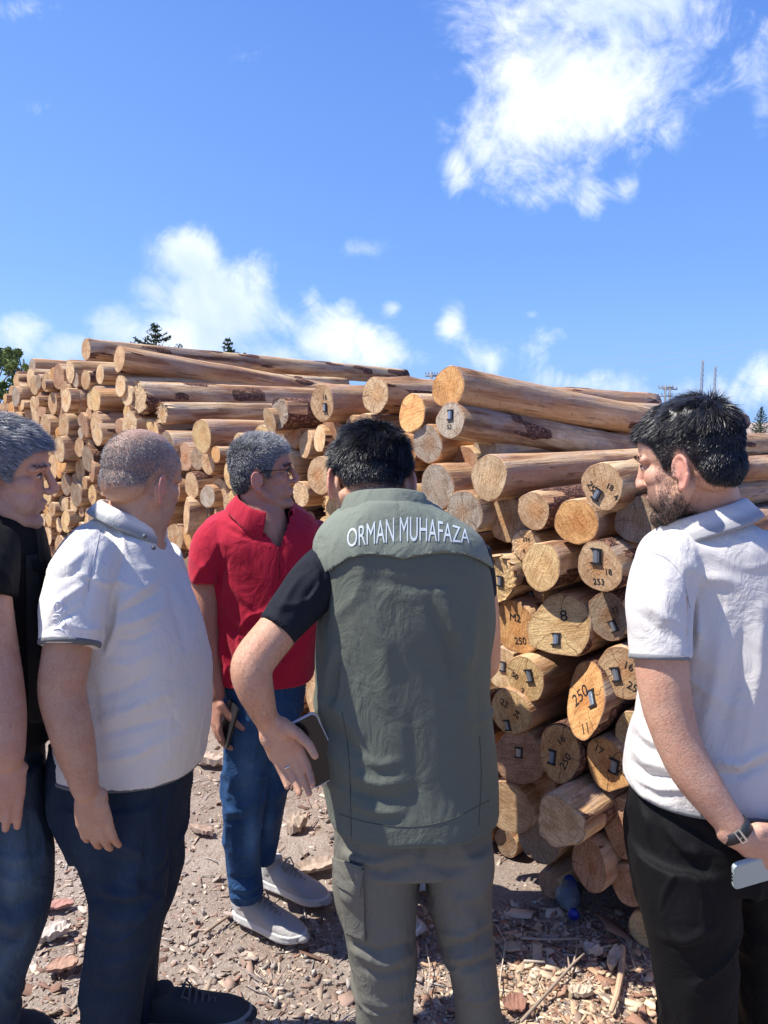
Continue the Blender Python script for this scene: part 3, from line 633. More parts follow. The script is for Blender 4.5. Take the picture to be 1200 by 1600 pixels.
# wood chips, crumbs of bark and grit: uncountable
def mat_chips():
    m, t, b = mat('chips'); a = t.attr('tint'); n = t.noise(t.obj(), 160, 4, 0.6)
    c = t.mix(t.math('MULTIPLY', n, 0.6), a.outputs['Color'], (0.5, 0.42, 0.36), 'MULTIPLY')
    t.l.new(c, b.inputs['Base Color']); b.inputs['Roughness'].default_value = 0.9; b.inputs['Specular IOR Level'].default_value = 0.15; return m
M_CHIP = mat_chips()
def scatter(N, xr, yr, size, flat, seed, palette, dens=None, lift=0.6):
    rs = np.random.RandomState(seed); x = rs.uniform(*xr, N); y = rs.uniform(*yr, N)
    if dens is not None: k = dens(x, y, rs); x, y = x[k], y[k]
    n = len(x); L = size[0] * np.exp(rs.randn(n) * size[1]); Wd = L * rs.uniform(.25, .75, n); H = L * flat * rs.uniform(.5, 1.5, n)
    th = rs.rand(n) * 6.28; tx = rs.randn(n) * .28; ty = rs.randn(n) * .28
    u = np.array([[-1,-.5,-1],[1,-.8,-1],[.8,.9,-1],[-.7,.6,-1],[-.9,-.4,1],[.7,-.7,1.1],[.9,.6,.9],[-.6,.7,1]])
    V = u[None] * (1 + rs.uniform(-.3, .3, (n, 8, 3))); V = V * np.stack([L, Wd, H], -1)[:, None, :] * .5
    V[:, :, 2] += V[:, :, 0] * tx[:, None] + V[:, :, 1] * ty[:, None]
    X = V[:, :, 0] * np.cos(th)[:, None] - V[:, :, 1] * np.sin(th)[:, None] + x[:, None]; Y = V[:, :, 0] * np.sin(th)[:, None] + V[:, :, 1] * np.cos(th)[:, None] + y[:, None]
    Z = V[:, :, 2] + (ground_h(x, y) + H * lift)[:, None]
    co = np.stack([X, Y, Z], -1).reshape(-1, 3); q = np.array([(3,2,1,0),(4,5,6,7),(0,1,5,4),(1,2,6,5),(2,3,7,6),(3,0,4,7)])
    F = (q[None] + (np.arange(n) * 8)[:, None, None]).reshape(-1, 4)
    pal = np.array(palette)[rs.randint(len(palette), size=n)] * rs.uniform(.7, 1.2, (n, 1)); return co, F, np.repeat(pal, 8, 0)
PAL = [(.58,.45,.35),(.42,.33,.26),(.34,.21,.16),(.66,.55,.44),(.15,.09,.07),(.36,.26,.21),(.52,.44,.38),(.38,.31,.27)]
PST = [(.50,.46,.42),(.38,.34,.31),(.58,.54,.49),(.30,.27,.25)]
def dens(x, y, rs): d = fbm(np.stack([x, y, x * 0], -1), 1.4, 3, 9); return (rs.rand(len(x)) < np.clip(.5 + d * 1.4, .08, 1)) & (y > np.abs(x) * .9 + .6)
parts = [scatter(60000, (-5, 3.2), (1.3, 6.5), (0.010, .5), .16, 1, PAL, dens), scatter(30000, (-3.5, 2), (1.3, 4.2), (0.017, .5), .10, 2, PAL, dens), scatter(3600, (-3.5, 2), (1.4, 4.5), (0.036, .4), .08, 3, PAL, dens),
         scatter(9000, (-3.5, 2), (1.3, 4.5), (0.009, .4), .6, 4, PST, dens), scatter(260, (-3.5, 2), (1.4, 4.5), (0.024, .3), .5, 5, PST, dens),
         scatter(3500, (.25, 1.15), (1.6, 2.5), (0.020, .6), .10, 6, [(.62,.48,.33),(.55,.38,.25),(.70,.58,.42),(.35,.2,.14)]), scatter(7000, (.1, 1.2), (1.5, 2.6), (0.014, .6), .12, 7, [(.66,.52,.38),(.55,.38,.26),(.72,.60,.45),(.4,.25,.18)])]
cs, fs, ts, base = [], [], [], 0
for c_, f_, t_ in parts: cs.append(c_); fs.append(f_ + base); ts.append(t_); base += len(c_)
me = mesh_np('wood_chips', np.concatenate(cs), np.concatenate(fs)); set_colattr(me, 'tint', np.concatenate(ts))
tag(link('wood_chips', me, M_CHIP, smooth=False), 'wood chips, bark crumbs and grit strewn over the brown yard ground', 'wood chips', kind='stuff')
# splinters and twigs, uncountable small ones
mb = MB(); rs = np.random.RandomState(8)
for i in range(900):
    x, y = rs.uniform(-2.6, 1.5), rs.uniform(1.4, 4.2); L = rs.uniform(.03, .11); th = rs.rand() * 3.14; z = ground_h(np.array([x]), np.array([y]))[0] + .008
    d = Vector((math.cos(th), math.sin(th), rs.randn() * .12)) * L; c0 = Vector((x, y, z)); mid = c0 + d * .5 + Vector((rs.randn(), rs.randn(), 0)) * L * .08
    mb.tube([c0, mid, c0 + d], [.0022, .0025, .0014], 5)
me = mb.mesh('twigs'); set_colattr(me, 'tint', np.repeat(np.array(PAL + PST)[rs.randint(12, size=900)] * 1.15, 15, 0)); me.name = 'twig_litter'
tag(link('twig_litter', me, M_CHIP), 'thin splinters and twigs littered over the ground', 'twigs', kind='stuff')

def single(name, label, cat, me, tint, group=None):
    n = len(me.vertices); c = get_co(me); k = 1 + .3 * fbm(c, 60, 2, 3); set_colattr(me, 'tint', np.array(tint)[None] * k[:, None])
    return tag(link(name, me, M_CHIP, smooth=False), label, cat, group)
def slab(u, v, L, Wd, H, rot, tint, name, label, cat, seed, curl=.15, grp=None):
    p = G(u, v); rs = np.random.RandomState(seed); n = 11; vs = []; per_ = rs.uniform(-.16, .16, (11, 2)); jag = rs.uniform(-.22, .22, (2, 5))
    for side in (0, 1):
        for i in range(n):
            for j in range(5):
                a = i / (n - 1) * 2 - 1; b_ = j / 4 * 2 - 1; ww = 1 - .45 * abs(a) ** 2.5 + per_[i][0 if b_ < 0 else 1] * abs(b_); ll = 1 + jag[0 if a < 0 else 1][j] * abs(a)
                z = (b_ * b_) * curl * Wd + a * .2 * H + (H * (1 - .35 * abs(b_)) if side else 0) + rs.uniform(-.22, .22) * H
                X = a * L / 2 * ll; Y = b_ * Wd / 2 * ww; vs.append((p.x + X * math.cos(rot) - Y * math.sin(rot), p.y + X * math.sin(rot) + Y * math.cos(rot), .006 + z))
    fs = []
    for i in range(n - 1):
        for j in range(4):
            a = i * 5 + j; fs.append((a, a + 1, a + 6, a + 5)); b_ = a + n * 5; fs.append((b_, b_ + 5, b_ + 6, b_ + 1))
    per = [i * 5 for i in range(n)] + [(n - 1) * 5 + j for j in range(1, 5)] + [i * 5 + 4 for i in range(n - 2, -1, -1)] + [j for j in range(3, 0, -1)]
    for a, b_ in zip(per, per[1:] + per[:1]): fs.append((a, a + n * 5, b_ + n * 5, b_)) 
    me = bpy.data.meshes.new(name); me.from_pydata(vs, [], fs); flip_fix(me); return single(name, label, cat, me, tint, grp)
BG = 'larger flakes of bark on the ground'
slab(315,1302,.12,.05,.02,-.6,(.40,.30,.24),'bark_flake','grey brown bark flake between the dark jeans and the blue jeans','bark',1,grp=BG)
slab(97,1515,.10,.06,.014,.3,(.42,.27,.2),'bark_flake','tan bark flake at the foot of the grey blue jeans','bark',2,grp=BG)
slab(88,1420,.10,.05,.012,.1,(.45,.25,.21),'bark_flake','reddish bark flake left of the dark jeans','bark',3,grp=BG)
slab(495,1362,.15,.08,.012,.25,(.50,.40,.32),'bark_flake','curled bark flake beside the farther white sneaker','bark',4,.3,grp=BG)
slab(463,1297,.10,.07,.05,1.0,(.45,.36,.28),'wood_chunk','torn chunk of wood right of the blue jeans','wood')if False else slab(463,1297,.09,.07,.05,1.0,(.45,.36,.28),'wood_chunk','torn chunk of wood right of the blue jeans','wood',5)
slab(85,1462,.09,.06,.03,.5,(.62,.55,.48),'stone','pale stone between the two men on the left','stone',6,.05)
slab(335,1195,.20,.09,.05,-.3,(.50,.40,.32),'wood_chunk','rounded weathered chunk beside the rim of the white shirt','wood',7)
slab(905,1553,.07,.045,.02,-.1,(.60,.50,.38),'wood_block','small sawn offcut in the sunny patch','wood',8,.0)
slab(805,1575,.06,.07,.008,.2,(.30,.16,.12),'bark_flake','dark red bark flake by the right trouser leg','bark',9,grp=BG)
slab(960,1505,.09,.035,.02,1.0,(.66,.54,.40),'bark_flake','curled pale shaving in the sunny patch','bark',10,.4,grp=BG)
slab(925,1490,.06,.04,.03,-1.0,(.56,.50,.44),'stone','grey stone at the edge of the sunny patch','stone',11,.05)
slab(385,1340,.10,.03,.014,.3,(.50,.36,.26),'bark_flake','narrow bark flake left of the blue jeans','bark',12,grp=BG) if False else None
def stick(pts, r0, r1, tint, name, label, forks=()):
    mb = MB(); q = [G(u, v) + Vector((0, 0, z)) for u, v, z in pts]; mb.tube(q, list(np.linspace(r0, r1, len(q))), 8, cap='round')
    for f_ in forks: q2 = [G(u, v) + Vector((0, 0, z)) for u, v, z in f_]; mb.tube(q2, list(np.linspace(r1, r1 * .4, len(q2))), 6, cap='round')
    return single(name, label, 'stick', mb.mesh(name), tint)
stick([(815,1600,.01),(850,1566,.02),(880,1532,.02),(898,1516,.03)], .0055, .004, (.40,.32,.25), 'branch', 'bent grey branch with a forked tip on the shaded ground', [[(896,1518,.03),(901,1502,.05)],[(896,1518,.03),(912,1512,.05)],[(890,1524,.02),(886,1508,.04)],[(898,1516,.03),(908,1505,.02)]])
stick([(972,1490,.02),(970,1530,.02),(963,1565,.02),(955,1588,.02)], .011, .008, (.62,.45,.30), 'stick', 'peeled stick lying upright in the sunny patch beside the black trousers')
stick([(815,1470,.01),(860,1473,.012),(905,1471,.01)], .004, .003, (.50,.42,.33), 'stick', 'thin straight stick lying across under the water bottle')
stick([(320,1462,.01),(340,1448,.012),(358,1436,.012)], .006, .005, (.36,.27,.2), 'stick', 'short brown stick by the nearer white sneaker')
stick([(50,1478,.01),(80,1470,.012),(105,1466,.01)], .004, .003, (.36,.29,.22), 'stick', 'thin dark stick beside the grey blue jeans')
stick([(775,1450,.01),(790,1480,.02),(782,1530,.01),(780,1555,.01)], .0025, .002, (.55,.47,.38), 'stick', 'looping pale twig right beside the green trousers')
stick([(665,1480,.01),(672,1520,.02),(668,1560,.01)], .0025, .002, (.60,.50,.40), 'stick', 'thin pale twig between the green trouser legs')
stick([(820,1506,.01),(850,1508,.012)], .0045, .003, (.55,.50,.42), 'stick', 'short pale twig over the shaded ground in the middle')

# water bottle lying under the lowest log
def mat_glass():
    m, t, b = mat('bottle_plastic'); b.inputs['Base Color'].default_value = (.55, .62, .66, 1); b.inputs['Transmission Weight'].default_value = .75; b.inputs['Roughness'].default_value = .12; b.inputs['IOR'].default_value = 1.2; return m
bot = empty('water_bottle', G(893, 1440), 'clear plastic water bottle with blue cap lying under the lowest log', 'bottle')
p0 = G(896, 1446) + Vector((0, 0, .040)); p1 = G(874, 1380) + Vector((0, 0, .052)); dv = (p1 - p0).normalized()
prof = [(0, .012), (.012, .013), (.02, .014), (.035, .022), (.06, .032), (.075, .033), (.15, .033), (.155, .031), (.16, .033), (.20, .033), (.215, .026)]
prof = [(a * 1.25, r * 1.36 if a > .03 else r * 1.2) for a, r in prof]
mb = MB(); mb.tube([p0 + dv * (a + .012) for a, r in prof], [r for a, r in prof], 20); mb.build('bottle_body', mat_glass(), bot)
mb = MB(); mb.tube([p0 - dv * .006, p0 + dv * .012], .019, 18, cap='flat'); mb.tube([p0 - dv * .008, p0 - dv * .0062], .0165, 18); mb.build('bottle_cap', simple('cap_blue', (.012, .03, .30), .35), bot)
mb = MB(); mb.tube([p0 + dv * .135, p0 + dv * .185], .0462, 20); mb.build('bottle_label', simple('label_blue', (.02, .05, .30), .4), bot)

# ------------------------------------------------------------------ trees, poles and wires far behind the stack
def mat_leaf(name, c1, c2):
    m, t, b = mat(name); i = t.attr('leaf').outputs['Fac']; t.l.new(t.mix(i, c1, c2), b.inputs['Base Color']); b.inputs['Roughness'].default_value = .6; b.inputs['Specular IOR Level'].default_value = .2; return m
M_LF = mat_leaf('leaf_bushy', (.07, .12, .035), (.20, .26, .08)); M_FIR = mat_leaf('needles', (.018, .045, .022), (.05, .095, .04)); M_BARK = simple('trunk_bark', (.14, .10, .07), .9)
def leaves(cent, rad, N, size, seed, droop=0.0):
    rs = np.random.RandomState(seed); idx = rs.randint(len(cent), size=N); c = cent[idx]; r = rad[idx]
    d = rs.randn(N, 3); d /= np.linalg.norm(d, axis=1)[:, None]; p = c + d * (r * rs.rand(N)[:, None] ** .45)
    a = rs.randn(N, 3); a /= np.linalg.norm(a, axis=1)[:, None]; a[:, 2] -= droop; b_ = np.cross(a, rs.randn(N, 3)); b_ /= np.linalg.norm(b_, axis=1)[:, None]
    s_ = size * rs.uniform(.5, 1.4, (N, 1)); co = np.stack([p - a * s_, p - b_ * s_ * .45, p + a * s_, p + b_ * s_ * .45], 1).reshape(-1, 3)
    F = np.arange(N * 4).reshape(-1, 4); return co, F, np.repeat(rs.rand(N), 4)
M_LF2 = mat_leaf('leaf_light', (.10, .15, .045), (.28, .34, .11))
def bushy(u, vtop, vbase, wpx, Y, seed, label):
    top = P(u, vtop, Y); base = P(u, 660, Y); base.z = 0; Hh = top.z; w = wpx * Y / 1200 / 2; rs = np.random.RandomState(seed)
    r = empty('leafy_tree', base, label, 'tree', 'trees behind the left end of the stack')
    mb = MB(); mb.tube([base, base + Vector((.1, 0, Hh * .5)), base + Vector((0, 0, Hh * .85))], [Hh * .03, Hh * .018, Hh * .006], 8)
    cs, rr = [], []
    for k in range(34):
        z = Hh * rs.uniform(.25, .93); lim = w * (1.15 - abs(z / Hh - .6) * .9); th = rs.rand() * 6.28; q = base + Vector((math.cos(th) * lim * rs.rand() ** .5, math.sin(th) * lim * rs.rand() ** .5, z))
        mb.tube([base + Vector((0, 0, z * .75)), q], [Hh * .008, Hh * .003], 5); cs.append(q); rr.append(w * rs.uniform(.16, .34))
    mb.build('trunk', M_BARK, r)
    co, F, lf = leaves(np.array(cs), np.array(rr)[:, None], 7000, Hh * .017, seed); me = mesh_np('crown', co, F); set_attr(me, 'leaf', lf); link('crown', me, M_LF2 if seed == 2 else M_LF, r, smooth=False)
bushy(-6, 524, 650, 84, 30, 1, 'bushy green tree at the left edge of the photo'); bushy(42, 530, 650, 54, 28, 2, 'light green leafy tree just left of the stack')
bushy(-70, 522, 650, 80, 31, 3, 'bushy tree mostly past the left edge')
def fir(u, vtop, Y, seed, label, sc=1.0, wk=.62):
    top = P(u, vtop, Y); base = Vector((top.x, top.y, 0)); Hh = top.z; rs = np.random.RandomState(seed)
    r = empty('fir_tree', base, label, 'tree', 'firs behind the stack'); mb = MB(); mb.tube([base, base + Vector((0, 0, Hh))], [Hh * .02, Hh * .003], 7); cents = []; mb2 = []
    nlev = 24; A_, B_ = [], []
    for k in range(nlev):
        z = Hh * (.20 + .79 * k / (nlev - 1)); ln = Hh * wk * (1 - k / nlev) ** .95 * rs.uniform(.6, 1.1) + .05
        for j in range(7):
            th = rs.rand() * 6.28; e = Vector((math.cos(th), math.sin(th), .28)) * ln; q = base + Vector((0, 0, z)); mb.tube([q, q + e * .6 - Vector((0, 0, ln * .12)), q + e], [Hh * .004, Hh * .003, Hh * .0015], 4)
            for i in range(int(5 + 30 * (1 - k / nlev))):
                s_ = rs.rand() ** .8; A_.append(q + e * s_ - Vector((0, 0, ln * .12 * math.sin(s_ * 3.1)))); B_.append(ln)
    mb.build('trunk', M_BARK, r)
    cents = np.array(A_); co, F, lf = leaves(cents, np.full((len(cents), 1), Hh * .014), len(cents) * 2, Hh * .012, seed + 5, .4); me = mesh_np('needles', co, F); set_attr(me, 'leaf', lf); link('crown', me, M_FIR, r, smooth=False)
fir(243, 508, 38, 1, 'dark fir top rising above the highest log'); fir(356, 530, 46, 2, 'smaller fir top right of the taller one', wk=.42)
fir(382, 552, 60, 3, 'tiny fir tip just over the top log', wk=.16)
fir(1190, 636, 60, 4, 'dark conifer at the right edge behind the stack', wk=.35); fir(1215, 648, 62, 5, 'conifer past the right edge', wk=.4); fir(970, 626, 90, 6, 'tiny conifer tip over the long top log', wk=.12); fir(985, 628, 92, 7, 'second tiny conifer tip over the long top log', wk=.12)
M_POLE = simple('pole_grey', (.24, .24, .25), .8)
def pole(u, vtop, Y, r, arms, name, label, cat, lattice=False, grp=None):
    top = P(u, vtop, Y); b0 = Vector((top.x, top.y, 0)); rt = empty(name, b0, label, cat, grp); mb = MB()
    if lattice:
        w = r * 2.2
        for sx, sy in ((-1, -1), (1, -1), (1, 1), (-1, 1)): mb.tube([b0 + Vector((sx * w, sy * w, 0)), top + Vector((sx * w * .6, sy * w * .6, 0))], r * .45, 5)
        n = 26
        for k in range(n):
            z0, z1 = top.z * k / n, top.z * (k + 1) / n; s_ = 1 if k % 2 else -1; mb.tube([b0 + Vector((-w * s_, -w, z0)), b0 + Vector((w * s_, -w, z1))], r * .25, 4)
    else: mb.tube([b0, top], [r * 1.4, r], 8)
    mb.build('mast', M_POLE, rt)
    for (dz, half) in arms:
        mb = MB(); mb.box(top + Vector((0, 0, -dz)), (half * 2, r * 1.2, r * 1.4))
        mb.build('cross_arm', M_POLE, rt)
        mb = MB()
        for s_ in (-1, -.5, .5, 1): mb = MB(); mb.tube([top + Vector((s_ * half * .92, 0, -dz + r)), top + Vector((s_ * half * .92, 0, -dz + r * 3))], r * .4, 6); mb.build('insulator', M_POLE, rt)
    return top
a = pole(674, 581, 70, .12, [(.35, .55), (1.2, .45)], 'utility_pole', 'small power pole with two cross arms left of the thick top log', 'pole')
b = pole(1040, 602, 95, .12, [(.3, .9), (1.3, .9)], 'utility_pole', 'left pole of the twin power poles above the long top log', 'pole', grp='twin power poles'); c = pole(1047, 603, 96, .12, [(.4, .9)], 'utility_pole', 'right pole of the twin power poles above the long top log', 'pole', grp='twin power poles')
d = pole(1098, 562, 160, .12, [], 'lattice_mast', 'tall thin lattice mast above the dark haired head, left one', 'mast', True, 'thin masts'); e = pole(1118, 572, 160, .11, [], 'lattice_mast', 'tall thin lattice mast above the dark haired head, right one', 'mast', True, 'thin masts')
M_WIRE = simple('wire', (.35, .38, .42), .5)
def wire(p, q, sag, lab):
    pts = [p.lerp(q, k / 24) - Vector((0, 0, sag * 4 * (k / 24) * (1 - k / 24))) for k in range(25)]; mb = MB(); mb.tube(pts, .012, 5); tag(mb.build('overhead_wire', M_WIRE), lab, 'wire', 'overhead wires')
for k, (va, vb, lab) in enumerate(((563, 512, 'topmost wire crossing the sky on the right'), (572, 520, 'second wire down in the sky on the right'), (585, 532, 'third wire down in the sky on the right'), (606, 588, 'lowest wire reaching the twin poles on the right'))):
    wire(P(880, va, 95) if k < 3 else b, P(1300, vb, 60), .6, lab)
# ------------------------------------------------------------------ people: materials
def mat_skin():
    m, t, b = mat('skin'); a = t.attr('tint').outputs['Color']; oc = t.obj()
    n = t.noise(oc, 26, 6, 0.65); n2 = t.noise(oc, 260, 4, 0.65)
    c = t.mix(t.math('MULTIPLY', t.sstep(n, 0.40, 0.62), 0.55), a, (0.93, 0.77, 0.69), 'MULTIPLY'); c = t.mix(t.math('MULTIPLY', t.sstep(n2, .35, .7), 0.30), c, (0.70, 0.55, 0.5), 'MULTIPLY')
    t.l.new(c, b.inputs['Base Color']); b.inputs['Roughness'].default_value = 0.50; b.inputs['Specular IOR Level'].default_value = 0.35
    b.inputs['Subsurface Weight'].default_value = 0.12; b.inputs['Subsurface Radius'].default_value = (0.012, 0.004, 0.002); b.inputs['Subsurface Scale'].default_value = 0.6
    t.l.new(t.bump(t.math('ADD', n2, t.math('MULTIPLY', n, 1.5)), 0.35, 0.004), b.inputs['Normal']); return m
M_SKIN = mat_skin()
def mat_cloth(name, rough=0.85, weave=900, bs=0.25, sheen=0.15, denim=False, wr=0.35):
    m, t, b = mat(name); a = t.attr('tint').outputs['Color']; oc = t.obj()
    n = t.noise(oc, 6, 5, 0.6); w = t.noise(oc, weave, 2, 0.5); wr_ = t.noise(t.mapping(oc, (1, 1, 0.7)), 16, 5, 0.55, 0.7)
    c = t.mix(t.math('MULTIPLY', t.sstep(n, 0.35, 0.7), 0.12), a, (0.75, 0.75, 0.78), 'MULTIPLY')
    if denim:
        tw = t.noise(t.mapping(oc, (160, 160, 22)), 1.0, 3, 0.6); fd = t.noise(oc, 9, 4, 0.6)
        c = t.mix(t.math('MULTIPLY', t.sstep(tw, 0.5, 0.75), 0.25), c, (2.0, 1.9, 1.8), 'MULTIPLY'); c = t.mix(t.math('MULTIPLY', t.sstep(fd, 0.5, 0.75), 0.45), c, (1.9, 1.75, 1.55), 'MULTIPLY')
    c = t.mix(t.math('MULTIPLY', w, 0.15), c, (0.6, 0.6, 0.6), 'MULTIPLY')
    t.l.new(c, b.inputs['Base Color']); b.inputs['Roughness'].default_value = rough; b.inputs['Specular IOR Level'].default_value = 0.2
    b.inputs['Sheen Weight'].default_value = sheen; b.inputs['Sheen Roughness'].default_value = 0.5
    n1 = t.bump(wr_, wr, 0.02); t.l.new(t.bump(w, bs, 0.0012, n1), b.inputs['Normal']); return m
M_POLO = mat_cloth('cotton_pique', wr=0.5); M_TEE = mat_cloth('cotton_jersey', sheen=0.0, wr=0.4); M_VEST = mat_cloth('vest_canvas', 0.8, 700, 0.3, 0.03, wr=0.5)
M_DENIM = mat_cloth('denim', 0.85, 800, 0.5, 0.0, True, 0.7); M_TROU = mat_cloth('trouser_cloth', 0.8, 900, 0.2, 0.0, wr=0.6); M_SLICK = mat_cloth('track_cloth', 0.75, 1200, 0.1, 0.0, wr=0.4)
def mat_hair(name):
    m, t, b = mat(name); a = t.attr('tint').outputs['Color']; t.l.new(a, b.inputs['Base Color']); b.inputs['Roughness'].default_value = 0.42; b.inputs['Specular IOR Level'].default_value = 0.5; return m
M_HAIR = mat_hair('hair')
M_BLACK = simple('black_plastic', (0.01, 0.01, 0.012), 0.25); M_RUB = simple('rubber_strap', (0.02, 0.022, 0.024), 0.45); M_STEEL = simple('steel', (0.7, 0.7, 0.7), 0.2, 1.0); M_EYEW = simple('eye_white', (0.6, 0.56, 0.53), 0.25); M_EYE = simple('eye_dark', (0.02, 0.012, 0.01), 0.15)
M_WHITE = simple('white_foam', (0.72, 0.72, 0.70), 0.6); M_SILVER = simple('reflective_print', (0.60, 0.66, 0.66), 0.45); M_THREAD = simple('thread_grey', (0.25, 0.25, 0.25), 0.7)

# ------------------------------------------------------------------ people: builders
def loft(mb, rings, k=4, seg=44, power=2.35, px=True):
    """rings of (v, uL, uR, Y, depth) read from the silhouette at real distance Y, each with its real depth in metres"""
    rr = smooth_poly(rings, k); vs = []
    for (v, ul, ur, Y, dep) in rr:
        c = P((ul + ur) / 2, v, Y); a = (P(ur, v, Y) - P(ul, v, Y)).length / 2; b_ = dep / 2
        for q in range(seg):
            th = 2 * math.pi * q / seg; cx, sx = math.cos(th), math.sin(th); e = 2 / power
            vs.append(Vector((c.x + a * math.copysign(abs(cx) ** e, cx), c.y + b_ * math.copysign(abs(sx) ** e, sx), c.z)))
    fs = []; m = len(rr)
    for i in range(m - 1):
        for q in range(seg):
            x = i * seg + q; y = i * seg + (q + 1) % seg; fs.append((x, y, y + seg, x + seg))
    fs.append(tuple(range(seg - 1, -1, -1))); fs.append(tuple((m - 1) * seg + q for q in range(seg))); mb.add(vs, fs)
def limb(mb, pts, k=4, seg=20, cap='round', flat=1.0):
    """(u, v, Y, radius in px at that distance)"""
    q = smooth_poly(pts, k); mb.tube([P(u, v, Y) for u, v, Y, r in q], [px2m(r, Y) for u, v, Y, r in q], seg, ref=(0, 1, 0), cap=cap, rad2=[px2m(r, Y) * flat for u, v, Y, r in q])
def folds(me, lines, front=True):
    """raise or sink drapes along polylines on the side that faces the viewer's side of the garment"""
    co = get_co(me); no = get_no(me); u, v = to_px(co); view = co - np.array([0, 0, CAM_H]); view /= np.linalg.norm(view, axis=1)[:, None]
    face = np.clip(-(view * no).sum(1) * 2.2 + .15, 0, 1) if front else np.ones(len(co)); dsp = np.zeros(len(co))
    for (pts, amp, w) in lines:
        best = np.full(len(co), 1e9); par = np.zeros(len(co)); n = len(pts) - 1
        for i in range(n):
            ax, ay = pts[i]; bx, by = pts[i + 1]; L2 = (bx - ax) ** 2 + (by - ay) ** 2 + 1e-6
            s_ = np.clip(((u - ax) * (bx - ax) + (v - ay) * (by - ay)) / L2, 0, 1); d = np.hypot(u - ax - s_ * (bx - ax), v - ay - s_ * (by - ay))
            k = d < best; best[k] = d[k]; par[k] = (i + s_[k]) / n
        dsp += amp * .0017 * np.exp(-(best / w) ** 2) * np.sin(np.clip(par, .04, .96) * math.pi) ** .5
    set_co(me, co + no * (dsp * face)[:, None])
def drape(me, amp=.003, scale=7, seed=0, stretch=(1, 1, .5), ridged=0.0, rscale=6, mask=None):
    co = get_co(me); no = get_no(me); q = co * np.array(stretch); d = amp * 1.25 * fbm(q, scale, 3, seed)
    if ridged: r = 1 - np.abs(fbm(q + .3 * fbm(co, 4, 2, seed + 9)[:, None], rscale, 2, seed + 4)) * 3.2; d += 1.7 * ridged * np.clip(r, 0, 1) ** 2
    if mask is not None: d = d * mask(co)
    set_co(me, co + no * d[:, None])
def tint(me, rgb, fn=None):
    co = get_co(me); c = np.repeat(np.array(rgb, dtype=float)[None], len(co), 0)
    if fn is not None: c = fn(co, c)
    set_colattr(me, 'tint', c)
def garment(mb, name, m, parent, vox=.0055, it=6, fold=(), dr={}, rgb=(.5, .5, .5), fn=None):
    me = union(mb, vox, it, name=name)
    if dr: drape(me, **dr)
    if fold: folds(me, fold)
    tint(me, rgb, fn); return link(name, me, m, parent)
def head_matrix(u, v, Y, phi, pitch=0, roll=0, s=1.0):
    phi = R(phi); f = Vector((math.cos(phi), math.sin(phi), 0)); r = Vector((math.sin(phi), -math.cos(phi), 0)); up = Vector((0, 0, 1))
    M = Matrix((r, f, up)).transposed(); M = M @ Matrix.Rotation(R(pitch), 3, 'X') @ Matrix.Rotation(R(roll), 3, 'Y')
    return Matrix.Translation(P(u, v, Y)) @ (M * s).to_4x4()
def head_prims(mb, HM, ear=1.0, chin=1.0, nose=1.0, wide=1.0, crown=0.0):
    h = MB(); E = h.ell
    E((0, -.008, .038), (.077 * wide, .098, .084 + crown)); E((0, -.045, -.01), (.064 * wide, .055, .055)); E((0, .028, -.03), (.061 * wide, .060, .076)); E((0, .043, .042), (.062 * wide, .048, .052))
    for s in (-1, 1):
        E((s * .041 * wide, .048, -.016), (.024, .029, .026)); E((s * .036 * wide, .044, -.050), (.027, .033, .040))
        h.tube([(s * .058 * wide, -.008, -.045), (s * .05 * wide, .02, -.078), (s * .028, .055, -.096), (0, .07, -.100)], [.018, .019, .017, .017], 12, cap='round')
        h.tube([(s * .052, .066, .020), (s * .028, .084, .027), (0, .086, .024)], [.009, .0095, .008], 10, cap='round')
        E((s * .031, .0715, .005), (.0145, .0120, .0100)); E((s * .0125, .099, -.028), (.0085, .0115, .0085))
        # ear: rim, shell and lobe
        c = Vector((s * .079 * wide, -.012, -.018)); pts = []
        for k in range(15):
            a = R(-70 + k * 20); yy = -math.cos(a) * .0165 * ear; zz = math.sin(a) * .030 * ear; out_ = (.006 - yy * .45) * ear
            pts.append(c + Vector((s * out_, yy - zz * .12, zz)))
        h.tube(pts[:13], [.0042 * ear] * 13, 8, cap='round')
        E(c + Vector((s * .004, -.001, .0)), (.0045, .0135 * ear, .026 * ear), Matrix.Rotation(s * R(22), 3, 'Z')); E(c + Vector((s * .003, .003, -.026 * ear)), (.005, .008, .010)); E(c + Vector((s * -.004, .0, 0)), (.008, .016, .024))
        h.tube([c + Vector((s * .006, .004, -.008)), c + Vector((s * .009, -.004, .004)), c + Vector((s * .008, -.002, .014))], [.003, .0032, .003], 6, cap='round')
        E(c + Vector((s * .004, .013, -.004)), (.004, .005, .006))
    h.tube([(0, .086, .024), (0, .094, .008), (0, .103 * nose, -.008), (0, .110 * nose, -.021)], [.0085, .0085, .0100, .0112], 12, cap='round'); E((0, .100, -.030), (.008, .011, .007))
    E((0, .070, -.058), (.029, .022, .025)); h.tube([(-.021, .083, -.057), (-.008, .0925, -.0535), (0, .0925, -.055), (.008, .0925, -.0535), (.021, .083, -.057)], [.0035, .0055, .005, .0055, .0035], 8, cap='round')
    h.tube([(-.019, .082, -.065), (0, .090, -.067), (.019, .082, -.065)], [.004, .0062, .004], 8, cap='round'); E((0, .075, -.099), (.023, .019, .018 * chin)); E((0, .03, -.085), (.042, .045, .022))
    mb.add([HM @ Vector(v) for v in h.v], h.f)
